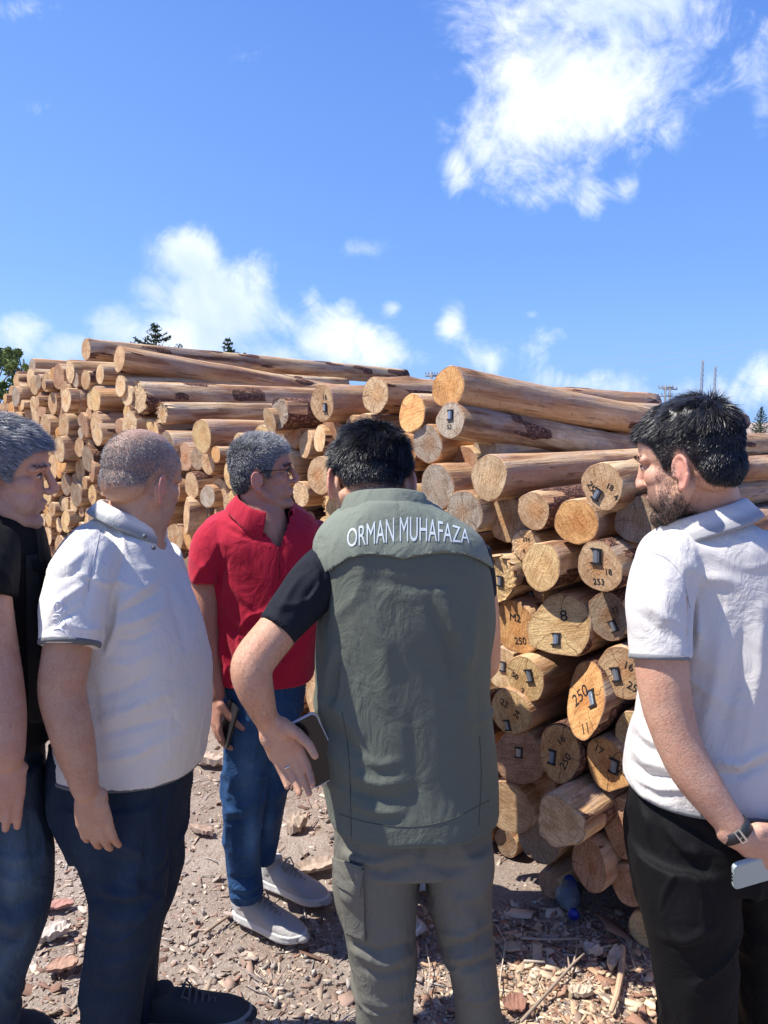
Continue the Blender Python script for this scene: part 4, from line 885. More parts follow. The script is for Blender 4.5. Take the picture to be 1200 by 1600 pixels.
def hand(mb, wrist, D, N, S, s=1.0, curl=((20, 30, 20),) * 4, thumb=((35, 10), (20, 5), (10, 5)), spread=4):
    """five separate fingers: D along the hand, N the way the palm faces, S the thumb's side"""
    D = Vector(D).normalized(); S = Vector(S); S = (S - D * S.dot(D)).normalized(); N_ = Vector(N); N = (N_ - D * N_.dot(D) - S * N_.dot(S)).normalized(); w = Vector(wrist)
    def pt(a, b_, c): return w + (D * a + S * b_ + N * c) * s
    mb.tube([pt(-.02, 0, 0), pt(.012, 0, 0), pt(.045, .001, 0), (pt(.085, .0, .0)), pt(.095, 0, .001)], [.0265 * s, .028 * s, .038 * s, .041 * s, .036 * s], 18, ref=N, cap='round', rad2=[.019 * s, .018 * s, .0155 * s, .013 * s, .010 * s])
    mb.ell(pt(.035, .022, .008), (.016 * s, .022 * s, .016 * s), Matrix((S, D, N)).transposed()); mb.ell(pt(.04, -.022, .006), (.013 * s, .026 * s, .013 * s), Matrix((S, D, N)).transposed())
    fl = [(.031, .094, .076, .0096), (.0105, .099, .084, .0099), (-.0105, .096, .078, .0095), (-.030, .088, .062, .0084)]
    for i, (b_, a, L, r) in enumerate(fl):
        p = pt(a - .012, b_ * .93, 0); ang = 0; sp = R((1.2 - i) * spread); d0 = (D * math.cos(sp) + S * math.sin(sp)); pts = [p]; rad = [r * 1.05]; p = p + d0 * .014 * s; pts.append(p); rad.append(r * 1.06)
        for j, fr in enumerate((.46, .30, .24)):
            ang += R(curl[i][j]); d = d0 * math.cos(ang) + N * math.sin(ang); m_ = p + d * (L * fr * s * .5); p = p + d * (L * fr * s); pts += [m_, p]; rad += [r * (.97 - .09 * j), r * (1.0 - .1 * j)]
        mb.tube(pts, [x * s for x in rad], 12, ref=S, cap='round')
    p = pt(.022, .026, .004); az, el = 0, 0; pts = [pt(.008, .012, .002), p]; rad = [.013, .0145]
    for j, L in enumerate((.040, .034, .026)):
        az += R(thumb[j][0]); el += R(thumb[j][1]); d = (D * math.cos(az) + S * math.sin(az)) * math.cos(el) + N * math.sin(el); p = p + d * L * s; pts.append(p); rad.append((.0125, .0105, .0085)[j])
    mb.tube(pts, [x * s for x in rad], 12, ref=N, cap='round')
SKIN = np.array([.62, .385, .285])
HL = np.array([(-.13, -.062), (-.075, -.058), (-.045, -.045), (-.033, -.012), (-.022, .022), (-.008, .026), (.004, .012), (.012, -.008), (.026, -.008), (.034, .022), (.046, .048), (.065, .066), (.10, .075), (.2, .08)])
def scalp(l, off=0.0, soft=.010, front=0.0, nape=0.0):
    zl = np.interp(l[:, 1], HL[:, 0], HL[:, 1]) + nape * sst(-l[:, 1], .015, .04) + front * np.clip((l[:, 1] - .03) / .04, 0, 1); ear = (np.abs(l[:, 0]) > .079)
    return sst(l[:, 2] - zl - off, -soft, soft) * (1 - ear * (l[:, 2] < .018) * (l[:, 1] < .02) * (l[:, 1] > -.05))
def to_local(co, HM): Mi = np.array(HM.inverted()); return co @ Mi[:3, :3].T + Mi[:3, 3]
def make_body(parent, mb, HM, base=SKIN, scalp_c=None, scalp_kw={}, stub=None, vox=.0028, paint=None):
    me = union(mb, vox, 8, 0.5, 'body'); co = get_co(me); l = to_local(co, HM); c = np.repeat(np.array(base)[None], len(co), 0)
    near = (np.abs(l[:, 0]) < .12) & (np.abs(l[:, 1]) < .14) & (l[:, 2] > -.14) & (l[:, 2] < .15)
    def mixc(w, col_): nonlocal c; w = (w * near)[:, None]; c = c * (1 - w) + np.array(col_) * w
    mixc(.55 * sst(np.abs(l[:, 0]), .077, .088) * (np.abs(l[:, 2] + .018) < .04), (.68, .27, .21))
    mixc(.35 * np.exp(-(((np.abs(l[:, 0]) - .04) / .02) ** 2 + ((l[:, 2] + .02) / .02) ** 2)) * (l[:, 1] > .03), (.66, .30, .24))
    mixc(.40 * np.exp(-((l[:, 0] / .018) ** 2 + ((l[:, 2] + .02) / .018) ** 2)) * (l[:, 1] > .09), (.66, .28, .22))
    mixc(.65 * np.exp(-((l[:, 0] / .022) ** 2 + ((l[:, 2] + .060) / .0075) ** 2)) * (l[:, 1] > .078), (.50, .20, .17))
    if stub: 
        jaw = sst(-(l[:, 2] + .028 + .03 * (l[:, 1] < .05)), -.01, .012) * sst(l[:, 1], -.02, .015) * sst(l[:, 2], -.13, -.105); mixc(stub[1] * jaw, stub[0])
    if scalp_c is not None: mixc(scalp_c[1] * scalp(l, **scalp_kw), scalp_c[0])
    if paint: c = paint(co, c)
    set_colattr(me, 'tint', c); return link('body', me, M_SKIN, parent)
def make_hair(parent, body, HM, pred, N, length, flow, cols, width=.0009, cap=.004, seed=1, name='hair', lift=.5, rough=.35, capcol=None, wave=0.0, wpred=None):
    rs = np.random.RandomState(seed); me = body.data; nf = len(me.polygons); cen = np.empty(nf * 3, dtype=np.float32); me.polygons.foreach_get('center', cen); cen = cen.reshape(-1, 3)
    no = np.empty(nf * 3, dtype=np.float32); me.polygons.foreach_get('normal', no); no = no.reshape(-1, 3); l = to_local(cen, HM)
    near = (np.abs(l[:, 0]) < .12) & (np.abs(l[:, 1]) < .14) & (l[:, 2] > -.14) & (l[:, 2] < .15); w = pred(l) * near if wpred is None else wpred(cen, no); idx = np.nonzero(w > .02)[0]; pr = w[idx] / w[idx].sum()
    pick = idx[rs.choice(len(idx), N, p=pr)]; R3 = np.array(HM.to_3x3().normalized()); lp = l[pick]; nl = no[pick] @ R3   # normals in head space
    p0 = lp + rs.randn(N, 3) * .0012; fl = flow(lp, nl); fl = fl / (np.linalg.norm(fl, axis=1)[:, None] + 1e-9); fl = fl - nl * (fl * nl).sum(1)[:, None] * .7
    clump = np.stack([vnoise(lp, 70, 1), vnoise(lp, 70, 2), vnoise(lp, 70, 3)], 1); L = (length(lp) if callable(length) else np.full(N, length)) * rs.uniform(.65, 1.15, N) * (.4 + .6 * w[pick])
    d1 = fl * (1 - lift) + nl * lift + rs.randn(N, 3) * rough * .35 + clump * wave; d1 /= np.linalg.norm(d1, axis=1)[:, None]; d2 = d1 * .55 + fl * .75 + rs.randn(N, 3) * rough * .3 + clump * wave; d2 /= np.linalg.norm(d2, axis=1)[:, None]
    off = nl * (cap * .3); p0 = p0 + off - nl * .001; p1 = p0 + d1 * (L * .5)[:, None]; p2 = p1 + d2 * (L * .5)[:, None]; sd = np.cross(d1, nl + rs.randn(N, 3) * .5); sd /= np.linalg.norm(sd, axis=1)[:, None]; sd = sd * width * .5 / HM.to_scale()[0]
    co = np.stack([p0 - sd, p0 + sd, p1 - sd * .9, p1 + sd * .9, p2 - sd * .15, p2 + sd * .15], 1).reshape(-1, 3); Mm = np.array(HM); co = co @ Mm[:3, :3].T + Mm[:3, 3]
    q = np.array([(0, 1, 3, 2), (2, 3, 5, 4)]); F = (q[None] + (np.arange(N) * 6)[:, None, None]).reshape(-1, 4); cc = np.array(cols[0])[rs.randint(len(cols[0]), size=N)] if not callable(cols[0]) else cols[0](lp, rs)
    cc = np.repeat(cc * rs.uniform(.75, 1.2, (N, 1)), 6, 0)
    if capcol is not None:
        vco = get_co(me); lv = to_local(vco, HM); nv = (np.abs(lv[:, 0]) < .12) & (np.abs(lv[:, 1]) < .14) & (lv[:, 2] > -.14) & (lv[:, 2] < .15); pv = pred(lv) * nv
        pl = np.empty(nf, dtype=np.int32); me.polygons.foreach_get('loop_total', pl)
        if (pl == 4).all():
            lv_i = np.empty(nf * 4, dtype=np.int32); me.loops.foreach_get('vertex_index', lv_i); quads = lv_i.reshape(-1, 4); sel = (pv[quads] > .45).all(1); quads = quads[sel]; used, inv = np.unique(quads, return_inverse=True)
            nn_ = get_no(me)[used]; ll_ = length(lv[used]) if callable(length) else np.full(len(used), length); th = cap * np.clip(ll_ / .030, .08, 1) * sst(pv[used], .4, 1.0) * (.75 + .5 * fbm(lv[used], 55, 2, seed)) ; c2 = vco[used] + nn_ * (th + .0004)[:, None]; F2 = inv.reshape(-1, 4) + len(co)
            co = np.concatenate([co, c2]); F = np.concatenate([F, F2]); cc = np.concatenate([cc, np.repeat(np.array(capcol)[None], len(c2), 0) * (1 + .3 * fbm(lv[used], 120, 2, 5))[:, None]])
    m2 = mesh_np(name, co, F); set_colattr(m2, 'tint', cc); return link(name, m2, M_HAIR, parent)
def eyes(parent, HM, which=(-1, 1), dark=True, brow=None, browpred=True):
    for s in which:
        mb = MB(); c = Vector((s * .031, .0718, .005)); mb.ell(c, (.0128, .0126, .0056), nu=16, nv=10); mb.v = [HM @ Vector(v) for v in mb.v]; e = mb.build('eye', M_EYEW, parent)
        mb = MB(); mb.ell(c + Vector((0, .0098, .0003)), (.0052, .0034, .0050), nu=14, nv=8); mb.v = [HM @ Vector(v) for v in mb.v]; mb.build('iris', M_EYE, e)
        for dz, r in ((.0062, .0017), (-.0058, .0012)):
            pass
        mb = MB(); mb.tube([c + Vector((x * s, .0115 - abs(x) * .35, .0060 - abs(x) ** 2 * 22)) for x in (-.014, -.008, 0, .008, .014)], [.0012, .002, .0024, .002, .001], 8, cap='round'); mb.v = [HM @ Vector(v) for v in mb.v]
        lid = mb.mesh('eyelashes'); tint(lid, (.03, .02, .015)); link('eyelashes', lid, M_HAIR, e)
def brow_pred(l): return np.exp(-(((l[:, 2] - .030 + np.abs(np.abs(l[:, 0]) - .030) * .18) / .0048) ** 2)) * (np.abs(np.abs(l[:, 0]) - .031) < .022) * (l[:, 1] > .055)
def collar(parent, c, rx, ry, phi, h=.030, fall=.042, tilt=18, gap=14, rgb=(.7, .7, .68), trim=None, m=None, name='collar', spread=.018, tipx=.02, open_=True):
    c = Vector(c); ph = R(phi); f = Vector((math.cos(ph), math.sin(ph), 0)); r = Vector((math.sin(ph), -math.cos(ph), 0)); up = Vector((0, 0, 1)); Mt = Matrix((r, f, up)).transposed() @ Matrix.Rotation(R(-tilt), 3, 'X')
    n = 56; prof_n = 9; vs = []; tr = []
    for i in range(n + 1):
        a = R(gap) + (2 * math.pi - 2 * R(gap)) * i / n if open_ else 2 * math.pi * i / n   # 0 = front
        fr = math.exp(-(min(i, n - i) / 7.0) ** 2) if open_ else 0; ca, sa = math.sin(a), math.cos(a)
        wob = 1 + .03 * math.sin(a * 3 + 1) + .02 * math.sin(a * 7)
        pr = [(0, -.012), (0, h * .5), (.001, h), (.005, h + .004), (.010, h + .001), (.013 + spread * .3, h * .45), (.014 + spread * .75, h - fall * .75 - fr * tipx * .6), (.014 + spread, h - fall - fr * tipx), (.010 + spread, h - fall - fr * tipx - .001), (.008 + spread * .3, h * .4)]
        for (dr, z) in pr: vs.append(c + Mt @ Vector(((rx + dr) * ca * wob, (ry + dr) * sa * wob + fr * .004, z))); tr.append(1.0 if z < h - fall * .72 - fr * tipx * .6 and dr > .01 else 0.0)
    m_ = 10; fs = []
    for i in range(n):
        for j in range(m_ - 1): a = i * m_ + j; fs.append((a, a + 1, a + 1 + m_, a + m_))
    me = bpy.data.meshes.new(name); me.from_pydata([tuple(v) for v in vs], [], fs)
    o = link(name, me, m or M_POLO, parent); s_ = o.modifiers.new('sub', 'SUBSURF'); s_.levels = s_.render_levels = 1
    s2 = o.modifiers.new('sol', 'SOLIDIFY'); s2.thickness = .0016
    cc = np.repeat(np.array(rgb, dtype=float)[None], len(vs), 0)
    if trim: cc[np.array(tr) > .5] = trim
    set_colattr(me, 'tint', cc); return o
def shoe(parent, heel, toe, w=.105, L=.30, hgt=.11, up=(.6, .6, .6), sole=(.7, .7, .68), lace=(.5, .5, .5), name='shoe', sole_h=.035, stripe=None):
    heel = Vector(heel); toe = Vector(toe); heel.z = 0; toe.z = 0; d = (toe - heel).normalized(); n = Vector((-d.y, d.x, 0)); z = Vector((0, 0, 1)); f0 = heel + z * .012
    def q(a, b_, c): return f0 + d * (a * L) + n * (b_ * w) + z * c
    mb = MB(); X = Matrix((d, n, z)).transposed()
    sp = [(.02, 0, .050, .22, .040), (.08, 0, .052, .32, .050), (.2, 0, .052, .36, .054), (.34, 0, .050, .375, .053), (.48, .01, .043, .42, .045), (.62, .02, .036, .465, .036), (.76, .03, .031, .475, .030), (.88, .02, .026, .40, .024), (.96, .0, .022, .26, .016)]
    mb.tube([q(a, b_, c) for a, b_, c, rb, rc in sp], [rb * w for a, b_, c, rb, rc in sp], 28, ref=z, cap='round', rad2=[rc for a, b_, c, rb, rc in sp], power=2.4)
    mb.tube([q(.17, 0, .06), q(.14, 0, hgt)], [.040, .042], 16, cap='flat')
    me = union(mb, .0032, 8, name=name); tint(me, up); o = link(name, me, M_TEE, parent)
    out_l = [(0, 0), (.01, .22), (.06, .34), (.2, .38), (.38, .36), (.55, .42), (.72, .50), (.86, .43), (.96, .24), (1.0, 0)]; pts = [(a, b_) for a, b_ in out_l] + [(a, -b_ * .92) for a, b_ in reversed(out_l[1:-1])]
    vs = []; 
    for c, g in ((-.004, .93), (.004, 1.0), (sole_h * .5, .97), (sole_h * .75, 1.02), (sole_h, .98)):
        for a, b_ in pts: vs.append(q((a - .5) * g * 1.03 + .5 + (.02 * (a - .5) if c > .02 else 0), b_ * g * 1.09, c + .012 * max(0, a - .8) * 5 * .6))
    k = len(pts); fs = [(i * k + j, i * k + (j + 1) % k, (i + 1) * k + (j + 1) % k, (i + 1) * k + j) for i in range(4) for j in range(k)] + [tuple(range(k - 1, -1, -1)), tuple(4 * k + j for j in range(k))]
    me = bpy.data.meshes.new('sole'); me.from_pydata([tuple(v) for v in vs], [], fs); flip_fix(me); tint(me, sole); so = link('sole', me, M_TEE, o); md = so.modifiers.new('b', 'SUBSURF'); md.levels = md.render_levels = 1
    mb = MB()
    for i in range(5):
        a = .37 + i * .058; c = .119 - i * .0105; mb.tube([q(a, -.24, c - .018), q(a + .012, 0, c), q(a, .24, c - .018)], .0030, 6, cap='round'); mb.tube([q(a, .22, c - .016), q(a + .055, 0, c - .002), q(a + .06, -.22, c - .025)], .0028, 6, cap='round')
    for s_ in (-1, 1): mb.tube([q(.36, 0, .118), q(.40, s_ * .16, .126), q(.37, s_ * .30, .112), q(.43, s_ * .24, .095)], .0026, 6, cap='round')
    me = mb.mesh('laces'); tint(me, lace); link('laces', me, M_TEE, o); return o
def phone(c, lng, wid, label, body=(.008, .008, .01), rim=(.45, .45, .46), lens=False, L=.150, Wd=.073, T_=.008):
    c = Vector(c); a = Vector(lng).normalized(); b_ = Vector(wid); b_ = (b_ - a * b_.dot(a)).normalized(); n = a.cross(b_); root = empty('phone', c, label, 'phone')
    def rrect(h, l, w, r=.011):
        pts = []
        for (sx, sy, a0) in ((1, 1, 0), (-1, 1, 90), (-1, -1, 180), (1, -1, 270)):
            for k in range(6):
                th = R(a0 + k * 18); pts.append(c + a * (sx * (l / 2 - r) + r * math.cos(th)) + b_ * (sy * (w / 2 - r) + r * math.sin(th)) + n * h)
        return pts
    def slab_(h0, h1, l, w, m, nm):
        mb = MB(); p = rrect(h0, l - .001, w - .001) + rrect(h0 + (h1 - h0) * .2, l, w) + rrect(h1 - (h1 - h0) * .2, l, w) + rrect(h1, l - .001, w - .001); k = 24
        fs = [(i * k + j, i * k + (j + 1) % k, (i + 1) * k + (j + 1) % k, (i + 1) * k + j) for i in range(3) for j in range(k)] + [tuple(range(k - 1, -1, -1)), tuple(3 * k + j for j in range(k))]; mb.add(p, fs); me = mb.mesh(nm); flip_fix(me); return link(nm, me, m, root, smooth=False)
    slab_(-T_ / 2, T_ / 2, L, Wd, simple('phone_case', rim, .35), 'case'); slab_(T_ / 2, T_ / 2 + .0006, L - .005, Wd - .005, simple('phone_screen', body, .12), 'screen')
    if lens:
        for k in (-1, 0, 1):
            mb = MB(); p = c - a * (L / 2 + .0002) + b_ * (k * .010); mb.tube([p, p - a * .0015], [.0022, .0022], 12); mb.build('port', M_BLACK, root, smooth=False)
    return root

def patch_grid(obj, quad, off, name, rgb, m, th=.0035, nx=26, ny=30, parent=None):
    """a flat piece of cloth laid over obj inside the outline quad (four sight lines, clockwise from top left)"""
    dg = bpy.context.evaluated_depsgraph_get(); bv = BVHTree.FromObject(obj, dg); o = Vector((0, 0, CAM_H)); vs = []; ok = {}; q = [np.array(p, float) for p in quad]
    for j in range(ny + 1):
        for i in range(nx + 1):
            a, b_ = i / nx, j / ny; u, v = (q[0] * (1 - a) + q[1] * a) * (1 - b_) + (q[3] * (1 - a) + q[2] * a) * b_
            h_ = bv.ray_cast(o, ray(u, v).normalized())
            if h_[0] is not None: ok[(i, j)] = len(vs); vs.append(tuple(h_[0] + h_[1] * off))
    fs = [(ok[(i, j)], ok[(i, j + 1)], ok[(i + 1, j + 1)], ok[(i + 1, j)]) for j in range(ny) for i in range(nx) if all(k in ok for k in ((i, j), (i, j + 1), (i + 1, j + 1), (i + 1, j)))]
    me = bpy.data.meshes.new(name); me.from_pydata(vs, [], fs); tint(me, rgb); o2 = link(name, me, m, parent or obj); s_ = o2.modifiers.new('s', 'SOLIDIFY'); s_.thickness = th; s_.offset = 1; return o2
def cuff(pts, rgb, parent, grow=1.5, name='sleeve_trim'):
    """a knitted band round the open end of a sleeve"""
    mb = MB(); q = [P(u, v, Y) for u, v, Y, r in pts]; d = (q[-1] - q[-2]).normalized(); r = px2m(pts[-1][3], pts[-1][2]) + grow * .001
    mb.tube([q[-1] - d * .008, q[-1] - d * .004, q[-1] + d * .0012], [r, r + .0006, r - .0006], 40, ref=(0, 1, 0)); me = mb.mesh(name); tint(me, rgb); return link(name, me, M_POLO, parent)
def hem(rings, rgb, parent, grow=.0015, name='hem_trim'):
    mb = MB(); loft(mb, rings, k=2, seg=72); c = sum((Vector(v) for v in mb.v), Vector()) / len(mb.v)
    mb.v = [Vector((c.x + (v[0] - c.x) * (1 + grow / .2), c.y + (v[1] - c.y) * (1 + grow / .14), v[2])) for v in mb.v]; me = mb.mesh(name); tint(me, rgb); return link(name, me, M_POLO, parent)
def cut(obj, poly, ymax):
    """open the garment inside an outline (a neck opening)"""
    me = obj.data; co = get_co(me); u, v = to_px(co); ins = np.zeros(len(co), bool); n = len(poly); j = n - 1
    for i in range(n):
        xi, yi = poly[i]; xj, yj = poly[j]; ins ^= ((yi > v) != (yj > v)) & (u < (xj - xi) * (v - yi) / (yj - yi + 1e-9) + xi); j = i
    ins &= co[:, 1] < ymax; bm = bmesh.new(); bm.from_mesh(me); bm.verts.ensure_lookup_table(); bmesh.ops.delete(bm, geom=[bm.verts[i] for i in np.nonzero(ins)[0]], context='VERTS'); bm.to_mesh(me); bm.free()
CREAM = (.72, .68, .61); WHITE = (.64, .61, .57)
# ================================================================== man in cream polo, balding, second from the left
p2 = empty('person', (P(215, 1500, 1.87).x, 1.87, 0), 'balding heavy man in cream polo shirt and dark jeans, seen from behind, arm hanging', 'person')
HM = head_matrix(221, 752, 1.87, 59, -16, 0, 1.03); mb = MB(); head_prims(mb, HM, ear=1.05, wide=1.02)
limb(mb, [(224, 752, 1.87, 46), (224, 785, 1.87, 47), (212, 815, 1.87, 50), (205, 850, 1.87, 54), (200, 900, 1.87, 58)], flat=.95)
loft(mb, [(860, 140, 250, 1.87, .26), (1000, 125, 290, 1.87, .28), (1170, 125, 290, 1.87, .26)])
limb(mb, [(140, 880, 1.72, 34), (116, 960, 1.66, 38), (103, 1030, 1.62, 38), (97, 1080, 1.61, 37), (108, 1130, 1.60, 35), (118, 1170, 1.60, 32), (127, 1205, 1.60, 26), (133, 1232, 1.60, 22)])
limb(mb, [(250, 880, 2.02, 30), (268, 1000, 2.05, 28), (280, 1100, 2.02, 24)])
hand(mb, P(135, 1232, 1.60), (.13, .10, -1), (-.15, 1, 0), (1, .15, 0), 1.0, curl=((6, 18, 14), (9, 20, 16), (11, 21, 16), (14, 21, 16)), thumb=((-14, 42), (-10, 10), (-6, 6)), spread=2)
grey_st = (.27, .255, .25)
body = make_body(p2, mb, HM, (.52, .305, .20), (grey_st, .30), dict(soft=.014, nape=.030), ((.36, .27, .24), .35))
top = lambda l: np.exp(-((l[:, 0] / .055) ** 2 + ((l[:, 1] - .01) / .095) ** 2) ** 2) * (l[:, 2] > .055)
make_hair(p2, body, HM, lambda l: scalp(l, soft=.014, nape=.030) * (1 - .93 * top(l)) * (.45 + .55 * sst(-l[:, 1], -.03, .05)), 27000, .0050, lambda p, n: np.stack([p[:, 0] * 0, -p[:, 1] * 0 + .3, -1 + 0 * p[:, 2]], 1), ([(.08, .08, .085), (.14, .14, .145), (.26, .26, .265), (.38, .38, .385), (.05, .05, .055)],), width=.0006, cap=.001, seed=2, lift=.45, rough=.6)
make_hair(p2, body, HM, None, 3000, .008, lambda p, n: np.stack([p[:, 0] * 0 + .3, p[:, 1] * 0, -1 + 0 * p[:, 2]], 1), ([(.16, .10, .075)],), width=.00032, cap=0, seed=32, name='arm_hair', lift=.25, rough=.5, wpred=lambda c, n_: (lambda uv: ((uv[1] > 1030) & (uv[1] < 1225) & (c[:, 1] < 1.68)).astype(float))(to_px(c)))
mb = MB()
loft(mb, [(808, 150, 226, 1.88, .13), (822, 128, 240, 1.88, .20), (838, 112, 250, 1.88, .28), (858, 100, 259, 1.88, .34), (885, 90, 269, 1.87, .38), (930, 87, 291, 1.87, .39), (985, 92, 313, 1.87, .39), (1040, 98, 323, 1.87, .39), (1090, 102, 327, 1.87, .39), (1140, 98, 324, 1.87, .385), (1165, 92, 319, 1.87, .38), (1182, 88, 316, 1.87, .375)])
limb(mb, [(150, 860, 1.74, 44), (132, 890, 1.69, 50), (118, 940, 1.65, 50), (109, 1008, 1.61, 47)], cap='flat'); limb(mb, [(245, 870, 2.0, 38), (262, 930, 2.06, 40), (272, 985, 2.08, 38)], cap='flat')
e2 = P(109, 1008, 1.61); a2 = (P(109, 1008, 1.61) - P(118, 940, 1.65)).normalized(); zh = P(200, 1182, 1.87).z
def trim2(co, c):
    v = co - np.array(e2); al = v @ np.array(a2); rad = np.linalg.norm(v - al[:, None] * np.array(a2), axis=1); k = ((al > -.0095) & (rad < .085) & (co[:, 1] < 1.74)) | (co[:, 2] < zh + .0075); c[k] = (.13, .135, .14); return c
garment(mb, 'polo_shirt', M_POLO, p2, .005, 5, fold=[
 ([(180, 925), (172, 975), (160, 1010)], -9, 7), ([(185, 935), (178, 985), (166, 1018)], 5, 6),
 ([(190, 945), (215, 925), (245, 905)], 4, 7), ([(180, 960), (215, 945), (250, 925)], -3.5, 5), ([(178, 980), (215, 970), (255, 950)], 4, 7), ([(175, 1000), (210, 1000), (240, 985)], -3, 5), ([(160, 1035), (200, 1040), (240, 1020)], 3, 8),
 ([(150, 870), (138, 925), (130, 960)], -2.5, 4), ([(75, 960), (100, 935), (130, 915)], 3.5, 6), ([(72, 985), (100, 965), (125, 950)], -3, 5), ([(90, 890), (110, 880), (135, 860)], 3, 6), ([(85, 905), (110, 900), (130, 885)], -2.5, 5),
 ([(150, 1130), (200, 1110), (260, 1085)], 4, 9), ([(155, 1150), (210, 1135), (270, 1120)], -3.5, 7), ([(140, 1090), (190, 1080), (240, 1050)], -3, 8), ([(160, 1190), (210, 1180), (270, 1150)], 4, 8), ([(260, 900), (275, 960), (290, 1010)], -2.5, 6), ([(140, 1060), (150, 1120), (155, 1180)], -4, 8)],
 dr=dict(amp=.004, scale=6, seed=1, ridged=.003, rscale=5, stretch=(1, 1, .6)), rgb=CREAM)
cuff([(118, 940, 1.65, 50), (109, 1008, 1.61, 47)], (.13, .135, .14), p2); hem([(1179, 88, 316, 1.87, .375), (1184, 88, 316, 1.87, .375)], (.13, .135, .14), p2)
collar(p2, P(199, 817, 1.875), .080, .074, 22, h=.024, fall=.036, tilt=26, rgb=CREAM, trim=(.30, .31, .31), spread=.012, tipx=.012)
mb = MB()   # placket with two buttons
for (u, v) in ((226, 838), (240, 856)): mb.ell(P(u, v, 1.73), (.0055, .0055, .0055), nu=10, nv=6)
mb.build('button', simple('button_grey', (.10, .10, .10), .4), p2)
mb = MB()   # raised tone on tone embroidery on the sleeve
for k in range(3):
    pts = [P(88 + 14 * k / 2 + math.sin(q * 1.1) * 6, 948 + k * 12 + math.cos(q * 1.1) * 5, 1.575 - .004 * k) for q in range(7)]; mb.tube(pts, .0022, 6, cap='round')
EMB = mb
def on_surface(obj, mb, off=.0012):
    """press little shapes drawn in a sight line onto the surface behind them"""
    dg = bpy.context.evaluated_depsgraph_get(); bv = BVHTree.FromObject(obj, dg); o = Vector((0, 0, CAM_H)); out_ = []
    for v in mb.v:
        d = (Vector(v) - o).normalized(); hit = bv.ray_cast(o, d)
        out_.append(hit[0] + hit[1] * off if hit[0] is not None else Vector(v))
    mb.v = out_; return mb
def surf_line(obj, pts, r, off=.001, n=8):
    dg = bpy.context.evaluated_depsgraph_get(); bv = BVHTree.FromObject(obj, dg); o = Vector((0, 0, CAM_H)); q = smooth_poly(pts, n); res = []
    for (u, v) in q:
        hit = bv.ray_cast(o, ray(u, v).normalized())
        if hit[0] is not None: res.append(hit[0] + hit[1] * off)
    mb = MB()
    if len(res) > 1: mb.tube(res, r, 6)
    return mb
shirt2 = [o for o in p2.children if o.name.startswith('polo_shirt')][0]
mb = MB()
for pts in ([(84, 948), (90, 940), (97, 944), (95, 953), (87, 956), (84, 948)], [(100, 946), (104, 950), (99, 957)], [(83, 962), (92, 960), (98, 964)], [(82, 969), (88, 966), (94, 972), (86, 978)], [(98, 968), (102, 974), (96, 980)], [(84, 984), (93, 982), (99, 986)]):
    x = surf_line(shirt2, pts, .0013, .0006); mb.add(x.v, x.f)
me = mb.mesh('sleeve_embroidery'); tint(me, (.74, .75, .77)); link('sleeve_embroidery', me, M_POLO, p2)
me = surf_line(shirt2, [(157, 828), (150, 860), (140, 905), (138, 925)], .0009, .0001).mesh('shoulder_seam'); tint(me, (.45, .45, .45)); link('shoulder_seam', me, M_POLO, p2)
def faded(spots, light):
    def f_(co, c):
        u, v = to_px(co); w = np.zeros(len(co))
        for (a, b_, ru, rv, k) in spots: w += k * np.exp(-(((u - a) / ru) ** 2 + ((v - b_) / rv) ** 2))
        w = np.clip(w * (1 + .6 * fbm(co, 14, 3, 77)) + .25 * np.clip(fbm(co * np.array([1, 1, .4]), 24, 3, 79), 0, 1), 0, 1)[:, None]; return c * (1 - w) + np.array(light) * w
    return f_
mb = MB()   # jeans
loft(mb, [(1150, 92, 300, 1.87, .33), (1200, 82, 296, 1.87, .35), (1240, 86, 292, 1.87, .36), (1275, 100, 288, 1.87, .35), (1305, 118, 286, 1.87, .32)])
loft(mb, [(1240, 90, 262, 1.78, .20), (1290, 106, 262, 1.77, .20), (1340, 127, 262, 1.77, .19), (1400, 144, 258, 1.77, .18), (1450, 144, 246, 1.78, .17), (1500, 137, 232, 1.79, .16), (1560, 132, 222, 1.80, .155), (1640, 130, 214, 1.81, .15), (1705, 128, 212, 1.82, .15)])
loft(mb, [(1230, 200, 292, 1.96, .20), (1300, 205, 285, 1.97, .19), (1370, 212, 279, 1.99, .18), (1440, 200, 258, 2.01, .16), (1500, 188, 246, 2.03, .15), (1560, 178, 240, 2.05, .15), (1590, 176, 240, 2.06, .15)])
garment(mb, 'jeans', M_DENIM, p2, .006, 5, fold=[([(110, 1255), (150, 1290), (190, 1300)], -4, 7), ([(150, 1385), (190, 1400), (235, 1395)], 6, 8), ([(150, 1405), (195, 1418), (235, 1412)], -6, 7), ([(150, 1425), (190, 1440), (225, 1435)], 5, 8), ([(150, 1330), (190, 1350), (245, 1345)], -3, 8), ([(215, 1370), (232, 1390), (255, 1395)], -5, 7), ([(140, 1520), (175, 1535), (215, 1525)], 4, 8), ([(140, 1545), (175, 1555), (215, 1550)], -4, 7), ([(232, 1290), (228, 1350), (222, 1420)], -5, 6)],
 dr=dict(amp=.005, scale=6, seed=5, ridged=.005, rscale=5, stretch=(1, 1, .8)), rgb=(.016, .028, .048), fn=faded([(205, 1350, 22, 50, .5), (190, 1470, 18, 40, .35), (150, 1310, 14, 30, .3)], (.035, .055, .085)))
shoe(p2, P(222, 1500, 2.04) * 1, Vector((P(222, 1500, 2.04).x + .3, 2.06, 0)), w=.11, L=.31, up=(.05, .055, .06), sole=(.25, .25, .25), lace=(.12, .12, .12))
shoe(p2, (P(165, 1500, 1.80).x - .07, 1.80, 0), (P(165, 1500, 1.80).x + .3, 1.84, 0), w=.11, L=.31, up=(.05, .055, .06), sole=(.25, .25, .25), lace=(.12, .12, .12))

